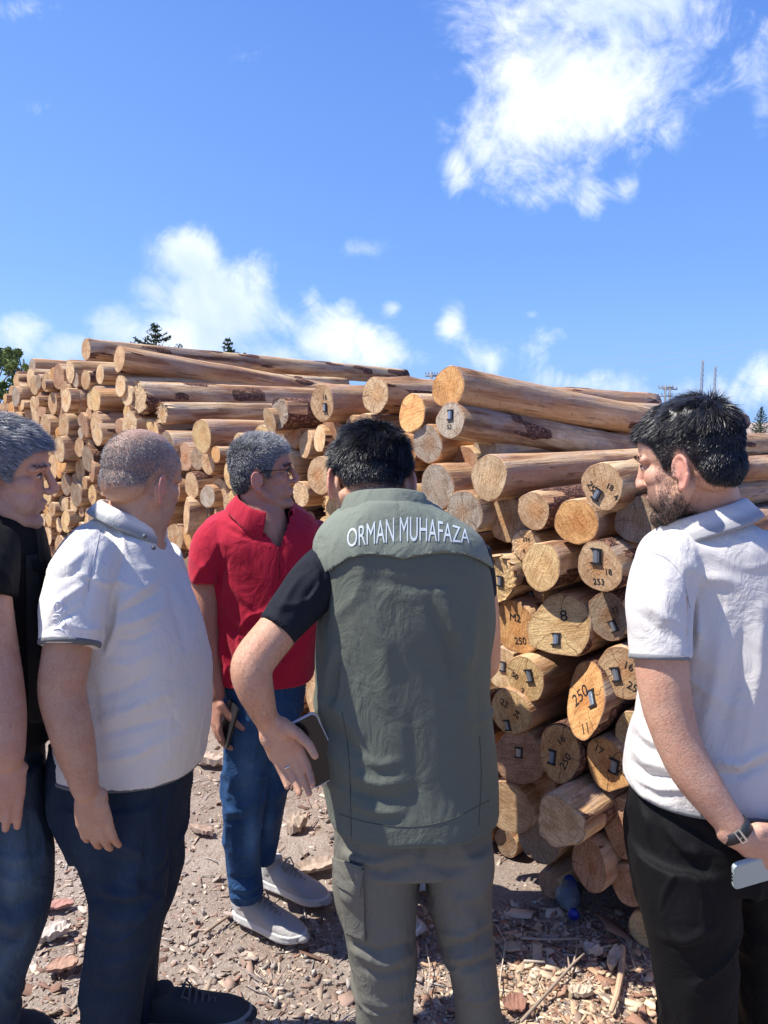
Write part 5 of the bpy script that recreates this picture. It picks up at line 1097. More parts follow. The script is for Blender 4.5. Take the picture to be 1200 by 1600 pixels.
# ================================================================== man in red polo with glasses
p3 = empty('person', (P(400, 1400, 2.4).x, 2.4, 0), 'grey haired man with glasses in red polo shirt and blue jeans, looking at the logs', 'person')
HM = head_matrix(410, 741, 2.40, 6, 3, 0, .97); mb = MB(); head_prims(mb, HM, nose=1.0)
limb(mb, [(403, 750, 2.41, 30), (407, 785, 2.40, 31), (414, 815, 2.39, 35), (418, 860, 2.39, 40)])
loft(mb, [(830, 350, 470, 2.43, .17), (940, 350, 480, 2.42, .19), (1060, 352, 472, 2.42, .2)])
limb(mb, [(338, 850, 2.40, 20), (325, 880, 2.37, 23), (321, 940, 2.35, 23), (322, 990, 2.34, 22), (327, 1030, 2.33, 20), (333, 1060, 2.32, 17), (338, 1085, 2.31, 14)])
limb(mb, [(490, 850, 2.45, 20), (506, 920, 2.47, 22), (514, 1000, 2.47, 18), (516, 1080, 2.44, 14)]); hand(mb, P(516, 1084, 2.44), (0, 0, -1), (-1, 0, 0), (0, -1, 0), .95)
hand(mb, P(338, 1088, 2.31), (-.02, -.1, -1), (.9, .5, 0), (.6, -.9, 0), 1.0, curl=((15, 22, 15), (18, 24, 16), (20, 26, 18), (22, 28, 18)), thumb=((22, 30), (8, 8), (4, 4)))
body = make_body(p3, mb, HM, (.45, .235, .165), ((.30, .27, .26), .45), dict(soft=.010, front=-.004), ((.34, .25, .22), .30))
def front_grey(p, rs): 
    w = np.clip(.35 + p[:, 2] * 4 + p[:, 1] * 1.5, .1, .9); k = rs.rand(len(p)) < w; return np.where(k[:, None], np.array([.48, .48, .48]), np.array([.055, .055, .06]))
make_hair(p3, body, HM, lambda l: scalp(l, soft=.008, front=-.004), 36000, lambda p: .010 + .016 * sst(p[:, 2], .05, .10), lambda p, n: np.stack([p[:, 0] * 3, .6 + 0 * p[:, 1], -.7 + 9 * p[:, 2]], 1), (front_grey,), width=.0010, cap=.005, seed=3, lift=.6, rough=.9, capcol=(.09, .09, .095), wave=.35)
make_hair(p3, body, HM, None, 1500, .008, lambda p, n: np.stack([p[:, 0] * 0 + .3, p[:, 1] * 0, -1 + 0 * p[:, 2]], 1), ([(.16, .10, .075)],), width=.00032, cap=0, seed=33, name='arm_hair', lift=.25, rough=.5, wpred=lambda c, n_: (lambda uv: ((uv[1] > 930) & (uv[1] < 1080) & (c[:, 1] < 2.40)).astype(float))(to_px(c)))
make_hair(p3, body, HM, brow_pred, 700, .008, lambda p, n: np.stack([np.sign(p[:, 0]), 0 * p[:, 1], .2 + 0 * p[:, 2]], 1), ([(.06, .055, .05)],), width=.0012, cap=0, seed=4, name='eyebrows', lift=.2)
eyes(p3, HM)
mb = MB()
for s in (-1, 1):
    mb.tube([(s * .082, -.018, .006), (s * .080, .02, .014), (s * .070, .090, .016)], .0016, 6); pts = [(s * (.033 + .024 * math.cos(a)), .094 - .5 * (.024 * math.cos(a) + .003) ** 2 * 20 - .004, .006 + .014 * math.sin(a)) for a in [k * math.pi / 8 for k in range(17)]]; mb.tube(pts, .0012, 6)
mb.tube([(-.010, .094, .011), (0, .100, .013), (.010, .094, .011)], .0013, 6)
for s in (-1, 1): mb.tube([(s * .068, .085, .018), (s * .052, .093, .019), (s * .02, .096, .019)], .0022, 6)
mb.v = [HM @ Vector(v) for v in mb.v]; mb.build('glasses', M_BLACK, p3)
mb = MB(); RED_C = (.42, .010, .034)
loft(mb, [(786, 376, 450, 2.44, .11), (794, 356, 470, 2.44, .135), (808, 327, 490, 2.43, .17), (830, 314, 502, 2.42, .22), (870, 318, 508, 2.42, .25), (930, 330, 506, 2.42, .26), (990, 335, 498, 2.42, .27), (1030, 335, 493, 2.42, .275), (1057, 336, 490, 2.42, .275)])
limb(mb, [(345, 830, 2.40, 28), (330, 850, 2.37, 31), (322, 880, 2.35, 29), (320, 910, 2.34, 26)], cap='flat'); limb(mb, [(482, 825, 2.43, 26), (498, 860, 2.45, 28), (506, 910, 2.46, 27)], cap='flat')
garment(mb, 'polo_shirt', M_POLO, p3, .005, 5, fold=[([(352, 880), (345, 900), (343, 930)], -7, 5), ([(345, 810), (365, 822), (390, 830)], 3, 4), ([(350, 822), (372, 835), (395, 842)], -3, 4), ([(440, 860), (437, 920), (430, 970)], -3, 5), ([(350, 900), (375, 930), (395, 950)], 4, 6), ([(345, 960), (370, 985), (400, 1000)], -4, 6), ([(340, 1000), (355, 1040), (350, 1065)], 6, 6), ([(352, 1010), (366, 1045), (364, 1070)], -6, 5), ([(370, 1000), (385, 1040), (384, 1070)], 5, 6), ([(470, 880), (450, 930), (440, 960)], 3, 6), ([(480, 960), (455, 990), (430, 1010)], 4, 6), ([(478, 990), (455, 1020), (430, 1035)], -4, 6), ([(300, 870), (312, 885), (330, 890)], 2, 4)],
 dr=dict(amp=.004, scale=7, seed=11, ridged=.004, rscale=6, stretch=(1, 1, .6)), rgb=RED_C)
sh3 = [o for o in p3.children if o.name.startswith('polo_shirt')][0]
cut(sh3, [(392, 770), (462, 770), (455, 800), (436, 856), (398, 812)], 2.42)
collar(p3, P(413, 797, 2.405), .082, .080, -48, h=.028, fall=.044, tilt=20, gap=32, rgb=RED_C, spread=.020, tipx=.030)
me = surf_line(sh3, [(433, 848), (436, 875), (437, 905)], .0012, .0004).mesh('placket'); tint(me, (.12, .004, .01)); link('placket', me, M_POLO, p3)
mb = MB(); mb.ell(P(412, 826, 2.325), (.0052, .0052, .0052), nu=10, nv=6); b3 = MB(); b3.v = mb.v; b3.f = mb.f; b3.m = mb.m
b3.build('button', M_WHITE, p3)
mb = MB()
loft(mb, [(1035, 350, 480, 2.42, .24), (1080, 351, 474, 2.42, .25), (1115, 352, 470, 2.42, .25), (1145, 354, 466, 2.42, .23)])
loft(mb, [(1110, 352, 420, 2.38, .18), (1150, 353, 422, 2.39, .18), (1200, 351, 419, 2.41, .175), (1250, 349, 413, 2.43, .17), (1290, 351, 408, 2.45, .16), (1340, 353, 406, 2.47, .15), (1370, 357, 408, 2.48, .15), (1396, 361, 411, 2.49, .155)])
loft(mb, [(1110, 408, 470, 2.50, .18), (1160, 406, 464, 2.52, .18), (1210, 404, 454, 2.54, .175), (1260, 402, 444, 2.59, .165), (1300, 400, 434, 2.63, .16), (1338, 398, 431, 2.66, .155)])
garment(mb, 'jeans', M_DENIM, p3, .0055, 5, fold=[([(350, 1270), (375, 1268), (405, 1255)], 6, 5), ([(350, 1285), (378, 1284), (405, 1272)], -6, 5), ([(352, 1240), (372, 1235), (400, 1228)], -3, 5), ([(350, 1195), (362, 1220), (358, 1245)], 5, 5), ([(360, 1385), (385, 1392), (412, 1378)], 6, 5), ([(360, 1372), (385, 1376), (410, 1364)], -6, 4), ([(360, 1402), (385, 1405), (410, 1395)], 4, 4), ([(405, 1290), (420, 1285), (436, 1270)], 4, 5), ([(405, 1320), (418, 1328), (430, 1322)], -4, 5), ([(402, 1130), (404, 1170), (404, 1210)], -5, 5), ([(352, 1330), (380, 1335), (405, 1325)], 3, 6)],
 dr=dict(amp=.004, scale=7, seed=15, ridged=.005, rscale=6, stretch=(1, 1, .8)), rgb=(.022, .066, .165), fn=faded([(385, 1200, 16, 50, .7), (392, 1310, 12, 35, .8), (425, 1180, 12, 40, .5), (420, 1290, 8, 25, .5)], (.10, .22, .40)))
sn = dict(w=.102, L=.30, up=(.44, .42, .40), sole=(.66, .65, .62), lace=(.30, .29, .28))
h3 = G(372, 1450); shoe(p3, (P(366, 1440, 2.5).x, 2.54, 0), (P(366, 1440, 2.5).x + .24, 2.40, 0), **sn); h4 = G(420, 1390); shoe(p3, (P(408, 1380, 2.7).x, 2.74, 0), (P(408, 1380, 2.7).x + .24, 2.60, 0), **sn)
phone(P(357, 1131, 2.29), (.30, 0, 1), (.55, -.8, 0), 'black phone held by the man in the red shirt', rim=(.02, .02, .022), L=.135)

# ================================================================== man in green vest, back to the camera
p4 = empty('person', (P(640, 1500, 1.6).x, 1.6, 0), 'dark haired man in green ranger vest and green trousers, seen from behind with head bowed', 'person')
HM = head_matrix(579, 751, 1.66, 98, -31, 3, .98); mb = MB(); head_prims(mb, HM, ear=1.12)
limb(mb, [(582, 765, 1.63, 44), (590, 790, 1.61, 44), (600, 820, 1.60, 50), (610, 900, 1.6, 60)])
loft(mb, [(850, 540, 720, 1.6, .17), (1000, 530, 735, 1.6, .19), (1200, 530, 745, 1.6, .22), (1300, 545, 750, 1.6, .22)])
limb(mb, [(520, 900, 1.58, 34), (470, 940, 1.54, 34), (430, 990, 1.50, 34), (400, 1028, 1.47, 35), (393, 1050, 1.46, 34), (399, 1078, 1.46, 30), (407, 1100, 1.47, 25), (415, 1122, 1.48, 20)])
limb(mb, [(740, 880, 1.6, 30), (751, 950, 1.6, 29), (754, 1010, 1.61, 29), (752, 1042, 1.64, 25), (715, 1030, 1.80, 22), (660, 1010, 1.92, 19)])
hand(mb, P(640, 1004, 1.95), (-1, .3, 0), (0, 0, -1), (0, 1, 0), .95)
hand(mb, P(417, 1124, 1.48), (.52, .06, -1), (.15, -1, 0), (.9, 0, .35), .94, curl=((22, 20, 12), (13, 16, 10), (11, 15, 10), (10, 14, 10)), thumb=((32, 14), (-4, 14), (-22, -4)), spread=.6)
body = make_body(p4, mb, HM, (.56, .32, .205), ((.12, .10, .095), .5), dict(soft=.010))
def crown_flow(p, n):   # swirls out of the crown at the back of the head
    c = np.array([.012, -.055, .10]); d = p - c; tw = np.cross(d, n); return d * 10 + tw * 3 + np.array([0, 0, -.15])
make_hair(p4, body, HM, lambda l: scalp(l, off=.002, soft=.016, nape=.012), 60000, lambda p: .006 + .030 * sst(p[:, 2], -.03, .06), crown_flow, ([(.010, .010, .012), (.016, .016, .019), (.022, .022, .026)],), width=.0010, cap=.010, seed=6, lift=.20, rough=.32, capcol=(.009, .009, .011), wave=.25)
make_hair(p4, body, HM, None, 2700, .008, lambda p, n: np.stack([p[:, 0] * 0 + .3, p[:, 1] * 0, -1 + 0 * p[:, 2]], 1), ([(.16, .10, .075)],), width=.00032, cap=0, seed=34, name='arm_hair', lift=.25, rough=.5, wpred=lambda c, n_: (lambda uv: ((uv[1] > 985) & (uv[1] < 1130) & (uv[0] < 470)).astype(float))(to_px(c)))
mb = MB(); GREEN = (.112, .126, .100)
loft(mb, [(782, 560, 648, 1.60, .16), (795, 545, 672, 1.60, .18), (815, 520, 708, 1.60, .20), (838, 502, 742, 1.60, .225), (865, 497, 757, 1.60, .24), (900, 501, 765, 1.60, .25), (960, 499, 769, 1.60, .26), (1020, 493, 762, 1.60, .26), (1080, 494, 763, 1.60, .27), (1150, 495, 771, 1.60, .28), (1200, 501, 776, 1.60, .29), (1238, 511, 777, 1.60, .31), (1264, 517, 777, 1.60, .32)])
garment(mb, 'vest', M_VEST, p4, .005, 4, fold=[([(500, 880), (508, 930), (505, 990)], -5, 6), ([(560, 940), (600, 1010), (610, 1100)], 3, 14), ([(690, 930), (720, 1000), (735, 1060)], 4, 10), ([(670, 940), (700, 1010), (715, 1080)], -4, 9), ([(740, 960), (735, 1020), (720, 1060)], 5, 9), ([(500, 1090), (530, 1110), (560, 1150)], 5, 9), ([(498, 1130), (530, 1150), (570, 1190)], -4, 8), ([(545, 1210), (590, 1225), (640, 1222)], 4, 8), ([(545, 1235), (590, 1248), (630, 1248)], -4, 7), ([(545, 1255), (590, 1268), (625, 1270)], 4, 7), ([(548, 1180), (590, 1195), (620, 1190)], 3, 7), ([(520, 1010), (512, 1060), (505, 1110)], 5, 7), ([(528, 1015), (522, 1065), (516, 1110)], -5, 6), ([(640, 1130), (650, 1200), (648, 1270)], -2.5, 14), ([(745, 1080), (750, 1140), (745, 1200)], -3, 9), ([(565, 905), (640, 915), (720, 910)], -2, 10)],
 dr=dict(amp=.004, scale=5, seed=21, ridged=.003, rscale=4, stretch=(1, 1, .5)), rgb=GREEN)
vest = [o for o in p4.children if o.name.startswith('vest')][0]
def flap(obj, keep, off, name, rgb, m, th=.0035, parent=None):
    me = obj.data; co = get_co(me); no = get_no(me); nf = len(me.polygons); li = np.empty(nf * 4, dtype=np.int32); me.loops.foreach_get('vertex_index', li); q = li.reshape(-1, 4)
    k = keep(co, no); sel = k[q].all(1); q = q[sel]; used, inv = np.unique(q, return_inverse=True); c = co[used] + no[used] * off
    m2 = mesh_np(name, c, inv.reshape(-1, 4)); tint(m2, rgb); o = link(name, m2, m, parent or obj); s_ = o.modifiers.new('s', 'SOLIDIFY'); s_.thickness = th; s_.offset = 1
    return o
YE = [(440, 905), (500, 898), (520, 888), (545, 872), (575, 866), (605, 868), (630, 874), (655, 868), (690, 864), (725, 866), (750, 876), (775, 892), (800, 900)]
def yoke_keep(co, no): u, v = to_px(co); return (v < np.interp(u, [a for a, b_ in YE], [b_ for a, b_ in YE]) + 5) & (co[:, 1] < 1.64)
yoke = flap(vest, yoke_keep, .0035, 'yoke', tuple(c * 1.65 for c in GREEN), M_VEST, .004)  # same cloth as the vest; sunlight on the shoulders painted in as lighter tint
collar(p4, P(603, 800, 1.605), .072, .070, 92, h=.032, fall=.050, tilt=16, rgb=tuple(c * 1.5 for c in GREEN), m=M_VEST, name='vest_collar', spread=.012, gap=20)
for lab, pts in (('side_seam', [(534, 1112), (543, 1160), (547, 1220), (549, 1312)]), ('side_seam', [(749, 1150), (752, 1210), (748, 1290)]), ('hem_stitch', [(530, 1272), (580, 1286), (640, 1292), (700, 1282), (765, 1250)])):
    me = surf_line(vest, pts, .0011, -.0001).mesh(lab); tint(me, tuple(c * .5 for c in GREEN)); link(lab, me, M_VEST, vest)
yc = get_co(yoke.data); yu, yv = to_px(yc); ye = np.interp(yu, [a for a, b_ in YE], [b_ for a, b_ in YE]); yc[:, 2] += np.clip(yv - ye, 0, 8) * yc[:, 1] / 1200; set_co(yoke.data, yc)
# lettering on the yoke
c_ = bpy.data.curves.new('t', 'FONT'); c_.body = 'ORMAN MUHAFAZA'; c_.size = 1; c_.offset = 0.0; o_ = bpy.data.objects.new('t', c_); COL.objects.link(o_)
tm = bpy.data.meshes.new_from_object(o_.evaluated_get(bpy.context.evaluated_depsgraph_get())); bpy.data.objects.remove(o_)
bm = bmesh.new(); bm.from_mesh(tm); bmesh.ops.triangulate(bm, faces=bm.faces)
for _ in range(3): bmesh.ops.subdivide_edges(bm, edges=[e for e in bm.edges if e.calc_length() > .10], cuts=1); bmesh.ops.triangulate(bm, faces=bm.faces)
bmesh.ops.recalc_face_normals(bm, faces=bm.faces); bm.to_mesh(tm); bm.free()
co = get_co(tm); x = (co[:, 0] - co[:, 0].min()) / (co[:, 0].max() - co[:, 0].min()); y = (co[:, 1] - co[:, 1].min()) / (co[:, 1].max() - co[:, 1].min())
u = 543 + x * 190; base = 855 - 6 * np.sin(x * math.pi) - 6 * x; topv = 828 - 21 * np.sin(x * math.pi) + 1 * x; v = base + (topv - base) * y
dg = bpy.context.evaluated_depsgraph_get(); bv = BVHTree.FromObject(yoke, dg); bv2 = BVHTree.FromObject(vest, dg); oo = Vector((0, 0, CAM_H)); res = []
for a_, b_ in zip(u, v):
    d = ray(a_, b_).normalized(); h_ = bv.ray_cast(oo, d); h2 = bv2.ray_cast(oo, d); q = h_ if h_[0] is not None else h2
    res.append((q[0] + q[1] * .0012) if q[0] is not None else P(a_, b_, 1.5))
set_co(tm, [tuple(q) for q in res]); tm.name = 'lettering'; tm.materials.clear(); link('lettering', tm, M_SILVER, vest, smooth=False)
mb = MB(); NAVY = (.012, .014, .020)
limb(mb, [(540, 880, 1.60, 46), (505, 902, 1.58, 48), (470, 940, 1.54, 42), (432, 986, 1.495, 35)], cap='flat'); limb(mb, [(725, 875, 1.6, 46), (742, 910, 1.6, 34), (748, 963, 1.6, 29.5)], cap='flat'); loft(mb, [(860, 525, 735, 1.6, .19), (960, 515, 745, 1.6, .21)])
garment(mb, 't_shirt', M_TEE, p4, .005, 4, fold=[([(500, 905), (480, 930), (470, 965)], -3, 5), ([(470, 900), (450, 930), (435, 960)], 3, 5), ([(420, 958), (440, 975), (455, 985)], 2, 4)], dr=dict(amp=.003, scale=8, seed=31, ridged=.003, rscale=8), rgb=NAVY)
mb = MB(); OLIVE = (.150, .145, .118)
loft(mb, [(1235, 532, 760, 1.6, .24), (1290, 526, 767, 1.6, .245), (1330, 523, 770, 1.6, .25)])
loft(mb, [(1300, 527, 662, 1.6, .23), (1340, 523, 657, 1.6, .22), (1370, 524, 651, 1.6, .21), (1400, 530, 650, 1.6, .20), (1450, 541, 649, 1.6, .19), (1500, 551, 648, 1.6, .18), (1550, 556, 648, 1.61, .17), (1600, 558, 647, 1.62, .165), (1700, 560, 645, 1.64, .16), (1800, 562, 642, 1.65, .16)])
loft(mb, [(1300, 655, 767, 1.6, .23), (1340, 661, 772, 1.6, .22), (1370, 668, 769, 1.6, .21), (1400, 674, 768, 1.6, .20), (1450, 683, 770, 1.6, .19), (1500, 696, 776, 1.6, .18), (1550, 706, 781, 1.61, .17), (1600, 711, 784, 1.62, .165), (1700, 716, 790, 1.64, .16), (1800, 718, 790, 1.65, .16)])
garment(mb, 'trousers', M_TROU, p4, .0055, 4, fold=[([(560, 1350), (600, 1368), (650, 1352)], -5, 6), ([(540, 1335), (580, 1350), (640, 1335)], 4, 6), ([(668, 1350), (700, 1362), (745, 1350)], -4, 6), ([(545, 1470), (590, 1490), (650, 1470)], -5, 6), ([(550, 1485), (600, 1508), (650, 1490)], 5, 7), ([(560, 1510), (600, 1525), (648, 1512)], -4, 6), ([(690, 1480), (730, 1478), (775, 1450)], -5, 5), ([(695, 1498), (735, 1495), (780, 1470)], 5, 6), ([(700, 1515), (740, 1512), (782, 1492)], -5, 5), ([(690, 1460), (725, 1462), (770, 1435)], 4, 5), ([(658, 1310), (660, 1330), (655, 1345)], -6, 5), ([(560, 1560), (600, 1572), (645, 1562)], 4, 7), ([(720, 1560), (750, 1565), (780, 1550)], 4, 6)],
 dr=dict(amp=.004, scale=6, seed=25, ridged=.005, rscale=5), rgb=OLIVE)
tr4 = [o for o in p4.children if o.name.startswith('trousers')][0]
def pocket_keep(poly, ymax=1.62):
    def f_(co, no):
        u, v = to_px(co); ins = np.zeros(len(co), bool); n = len(poly); j = n - 1
        for i in range(n):
            xi, yi = poly[i]; xj, yj = poly[j]; c = ((yi > v) != (yj > v)) & (u < (xj - xi) * (v - yi) / (yj - yi + 1e-9) + xi); ins ^= c; j = i
        return ins & (co[:, 1] < ymax)
    return f_
patch_grid(tr4, [(525, 1345), (567, 1352), (572, 1470), (545, 1458)], .003, 'cargo_pocket', OLIVE, M_TROU, .004)
patch_grid(tr4, [(524, 1338), (568, 1348), (563, 1398), (528, 1380)], .008, 'pocket_flap', OLIVE, M_TROU, .003)
for x, sx in ((600, 1), (752, 1)): shoe(p4, (P(x, 1600, 1.62).x, 1.55, 0), (P(x, 1600, 1.62).x, 1.95, 0), w=.11, L=.31, up=(.02, .02, .02), sole=(.03, .03, .03), lace=(.02, .02, .02))
mb = MB()   # wedding ring round the ring finger
D_ = Vector((.52, .06, -1)).normalized(); S_ = Vector((.9, 0, .35)); S_ = (S_ - D_ * S_.dot(D_)).normalized(); Nn = Vector((.15, -1, 0)); Nn = (Nn - D_ * Nn.dot(D_) - S_ * Nn.dot(S_)).normalized()
pr = P(417, 1124, 1.48) + (D_ * .112 + S_ * -.0105 + Nn * .003) * .94; dd_ = (D_ * math.cos(R(10)) + Nn * math.sin(R(10)))
pts = [pr + (S_ * math.cos(a) + D_.cross(S_) * math.sin(a)) * .0092 for a in [k * math.pi / 10 for k in range(21)]]; mb.tube(pts, .0016, 8); mb.build('ring', M_STEEL, p4)
phone(P(490, 1172, 1.505), (.42, .10, -1), (.9, .25, .35), 'black phone in the lowered left hand of the man in the green vest', L=.150)

# ================================================================== bearded man in white polo, right
p5 = empty('person', (P(1110, 1400, 1.5).x, 1.5, 0), 'bearded dark haired man in white polo and black trousers at the right edge', 'person')
HM = head_matrix(1077, 723, 1.47, 138, -13, 0, .98); mb = MB(); head_prims(mb, HM, ear=1.05, chin=1.1, nose=.95)
limb(mb, [(1092, 740, 1.49, 50), (1102, 780, 1.49, 50), (1112, 830, 1.5, 56), (1120, 900, 1.5, 70)])
loft(mb, [(880, 1040, 1210, 1.5, .17), (1050, 1030, 1230, 1.5, .2), (1230, 1020, 1225, 1.5, .22)])
limb(mb, [(1045, 890, 1.42, 40), (1032, 960, 1.38, 41), (1034, 1040, 1.36, 42), (1042, 1100, 1.35, 40), (1056, 1150, 1.34, 37), (1076, 1195, 1.33, 36), (1100, 1232, 1.32, 33), (1128, 1270, 1.31, 27), (1152, 1302, 1.30, 23)])
hand(mb, P(1156, 1307, 1.30), (1, .12, -.55), (-.2, 1, -.4), (.1, -.3, 1), 1.0, curl=((30, 35, 25), (34, 38, 25), (38, 40, 25), (40, 40, 25)), thumb=((14, 16), (6, 10), (4, 6)))
limb(mb, [(1240, 900, 1.58, 38), (1262, 1000, 1.61, 37), (1276, 1100, 1.61, 34), (1288, 1180, 1.58, 30), (1292, 1290, 1.5, 22)]); hand(mb, P(1292, 1300, 1.49), (-.2, -.2, -1), (-1, 0, 0), (0, -1, 0), 1.0)
body = make_body(p5, mb, HM, (.60, .355, .245), ((.05, .042, .04), .78), dict(soft=.008), ((.10, .065, .055), .60))
make_hair(p5, body, HM, lambda l: scalp(l, off=.004, soft=.010) * (1 - .90 * sst(-l[:, 2], -.060, -.03) * (l[:, 1] > -.050)), 64000, lambda p: .006 + .022 * sst(p[:, 2], .035, .085) + .010 * sst(p[:, 1], .05, .09) + .002 * (p[:, 1] < -.06), lambda p, n: np.stack([p[:, 0] * 2.5, .45 + 5 * p[:, 1], -.30 + 0 * p[:, 2] - 1.2 * sst(p[:, 1], .06, .09)], 1), ([(.010, .009, .010), (.016, .014, .015), (.024, .021, .022)],), width=.0010, cap=.010, seed=9, lift=.22, rough=.32, capcol=(.009, .008, .009), wave=.25)
make_hair(p5, body, HM, lambda l: scalp(l, soft=.012) * sst(-l[:, 2], -.065, -.045) * (l[:, 1] > -.060), 14000, .005, lambda p, n: np.stack([p[:, 0] * 0, -.4 + 0 * p[:, 1], -1 + 0 * p[:, 2]], 1), ([(.012, .010, .010), (.02, .018, .018)],), width=.0007, cap=.001, seed=19, name='hair_fade', lift=.35, rough=.5)
def beard(l):
    side = sst(np.abs(l[:, 0]), .045, .052) * (l[:, 1] > -.005) * (l[:, 1] < .045) * sst(-l[:, 2], -.012, .004); jaw = sst(-(l[:, 2] + .060 - .012 * (l[:, 1] < .05)), -.010, .016) * sst(l[:, 1], -.012, .012) * sst(l[:, 2], -.132, -.112)
    mou = np.exp(-((l[:, 2] + .043) / .007) ** 2) * (np.abs(l[:, 0]) < .030) * (l[:, 1] > .07); lips = np.exp(-((l[:, 0] / .02) ** 2 + ((l[:, 2] + .060) / .007) ** 2)) * (l[:, 1] > .08)
    return np.clip(side * .45 + jaw * (.35 + .65 * sst(-l[:, 2], .06, .09)) + mou, 0, 1) * (1 - lips)
make_hair(p5, body, HM, beard, 22000, .0055, lambda p, n: np.stack([p[:, 0] * 0, .3 + 0 * p[:, 1], -1 + 0 * p[:, 2]], 1), ([(.012, .009, .008), (.03, .02, .016)],), width=.0005, cap=.001, seed=10, name='beard', lift=.35, rough=.6)
make_hair(p5, body, HM, None, 2400, .008, lambda p, n: np.stack([p[:, 0] * 0 + .3, p[:, 1] * 0, -1 + 0 * p[:, 2]], 1), ([(.16, .10, .075)],), width=.00032, cap=0, seed=35, name='arm_hair', lift=.25, rough=.5, wpred=lambda c, n_: (lambda uv: ((uv[1] > 1060) & (uv[1] < 1290) & (c[:, 1] < 1.42)).astype(float))(to_px(c)))
make_hair(p5, body, HM, lambda l: brow_pred(l) * (l[:, 0] < 0), 220, .009, lambda p, n: np.stack([np.sign(p[:, 0]), 0 * p[:, 1], .2 + 0 * p[:, 2]], 1), ([(.02, .016, .014)],), width=.0012, cap=0, seed=4, name='eyebrows', lift=.2)
eyes(p5, HM)
mb = MB()
loft(mb, [(812, 1062, 1158, 1.49, .15), (828, 1036, 1186, 1.49, .19), (850, 1008, 1218, 1.49, .22), (885, 996, 1245, 1.5, .25), (950, 1000, 1258, 1.5, .27), (1050, 1012, 1260, 1.5, .28), (1120, 1002, 1256, 1.5, .285), (1170, 990, 1254, 1.5, .29), (1205, 984, 1252, 1.5, .295), (1224, 984, 1250, 1.5, .295)])
limb(mb, [(1065, 865, 1.45, 42), (1045, 885, 1.42, 50), (1033, 930, 1.39, 50), (1030, 980, 1.375, 49), (1031, 1029, 1.36, 47)], cap='flat'); limb(mb, [(1190, 868, 1.52, 42), (1228, 890, 1.56, 47), (1250, 940, 1.60, 48), (1260, 1010, 1.61, 46)], cap='flat')
e5 = P(1031, 1029, 1.36); a5 = (P(1031, 1029, 1.36) - P(1030, 980, 1.375)).normalized(); zh5 = P(1100, 1224, 1.5).z
def trim5(co, c):
    v = co - np.array(e5); al = v @ np.array(a5); rad = np.linalg.norm(v - al[:, None] * np.array(a5), axis=1); k = ((al > -.008) & (rad < .075) & (co[:, 1] < 1.46)) | (co[:, 2] < zh5 + .009); c[k] = (.20, .205, .21); return c
garment(mb, 'polo_shirt', M_POLO, p5, .005, 4, fold=[([(1010, 865), (1045, 875), (1070, 905)], -2.5, 5), ([(1078, 900), (1084, 960), (1080, 1010)], -8, 6), ([(1085, 930), (1092, 980), (1090, 1010)], 5, 6), ([(1080, 975), (1092, 985), (1100, 1000)], 4, 4), ([(1000, 930), (1030, 960), (1060, 975)], 3, 7), ([(1000, 960), (1030, 985), (1055, 1000)], -3, 6), ([(1130, 960), (1120, 1060), (1095, 1150)], 4, 11), ([(1165, 960), (1150, 1060), (1125, 1160)], -4, 9), ([(1190, 950), (1185, 1060), (1160, 1180)], 4, 10), ([(995, 1130), (1010, 1150), (1035, 1165)], 5, 7), ([(992, 1150), (1008, 1170), (1040, 1180)], -4, 6), ([(988, 1165), (1010, 1190), (1050, 1200)], 5, 7), ([(986, 1190), (1010, 1212), (1060, 1218)], -6, 5), ([(995, 1215), (1030, 1232), (1080, 1232)], 5, 6), ([(1120, 1190), (1155, 1195), (1200, 1170)], 5, 7), ([(1120, 1210), (1160, 1212), (1200, 1190)], -5, 6), ([(1060, 870), (1100, 900), (1150, 910)], 3, 10)],
 dr=dict(amp=.004, scale=6, seed=41, ridged=.003, rscale=5), rgb=WHITE)
cuff([(1030, 980, 1.375, 49), (1031, 1029, 1.36, 47)], (.20, .205, .21), p5); hem([(1220, 984, 1250, 1.5, .295), (1226, 984, 1250, 1.5, .295)], (.20, .205, .21), p5)
sh5 = [o for o in p5.children if o.name.startswith('polo_shirt')][0]
collar(p5, P(1104, 822, 1.49), .078, .074, 150, h=.028, fall=.040, tilt=20, rgb=WHITE, trim=(.33, .33, .34), spread=.016)
me = surf_line(sh5, [(1012, 862), (1040, 872), (1065, 900), (1078, 950)], .0010, .0001).mesh('shoulder_seam'); tint(me, (.42, .43, .45)); link('shoulder_seam', me, M_POLO, p5)
mb = MB(); BLK = (.004, .004, .005)
loft(mb, [(1195, 1006, 1236, 1.5, .24), (1225, 996, 1242, 1.5, .26), (1250, 987, 1248, 1.5, .275), (1300, 984, 1250, 1.5, .28), (1345, 986, 1250, 1.5, .27)])
loft(mb, [(1320, 985, 1150, 1.47, .23), (1380, 994, 1150, 1.46, .21), (1440, 1007, 1146, 1.46, .2), (1500, 1020, 1143, 1.46, .19), (1560, 1030, 1140, 1.47, .18), (1640, 1040, 1135, 1.49, .17), (1780, 1046, 1132, 1.52, .165), (1900, 1048, 1132, 1.52, .165)])
loft(mb, [(1320, 1110, 1250, 1.55, .23), (1400, 1130, 1254, 1.56, .21), (1500, 1145, 1252, 1.58, .19), (1600, 1155, 1250, 1.6, .18), (1820, 1165, 1248, 1.62, .165)])
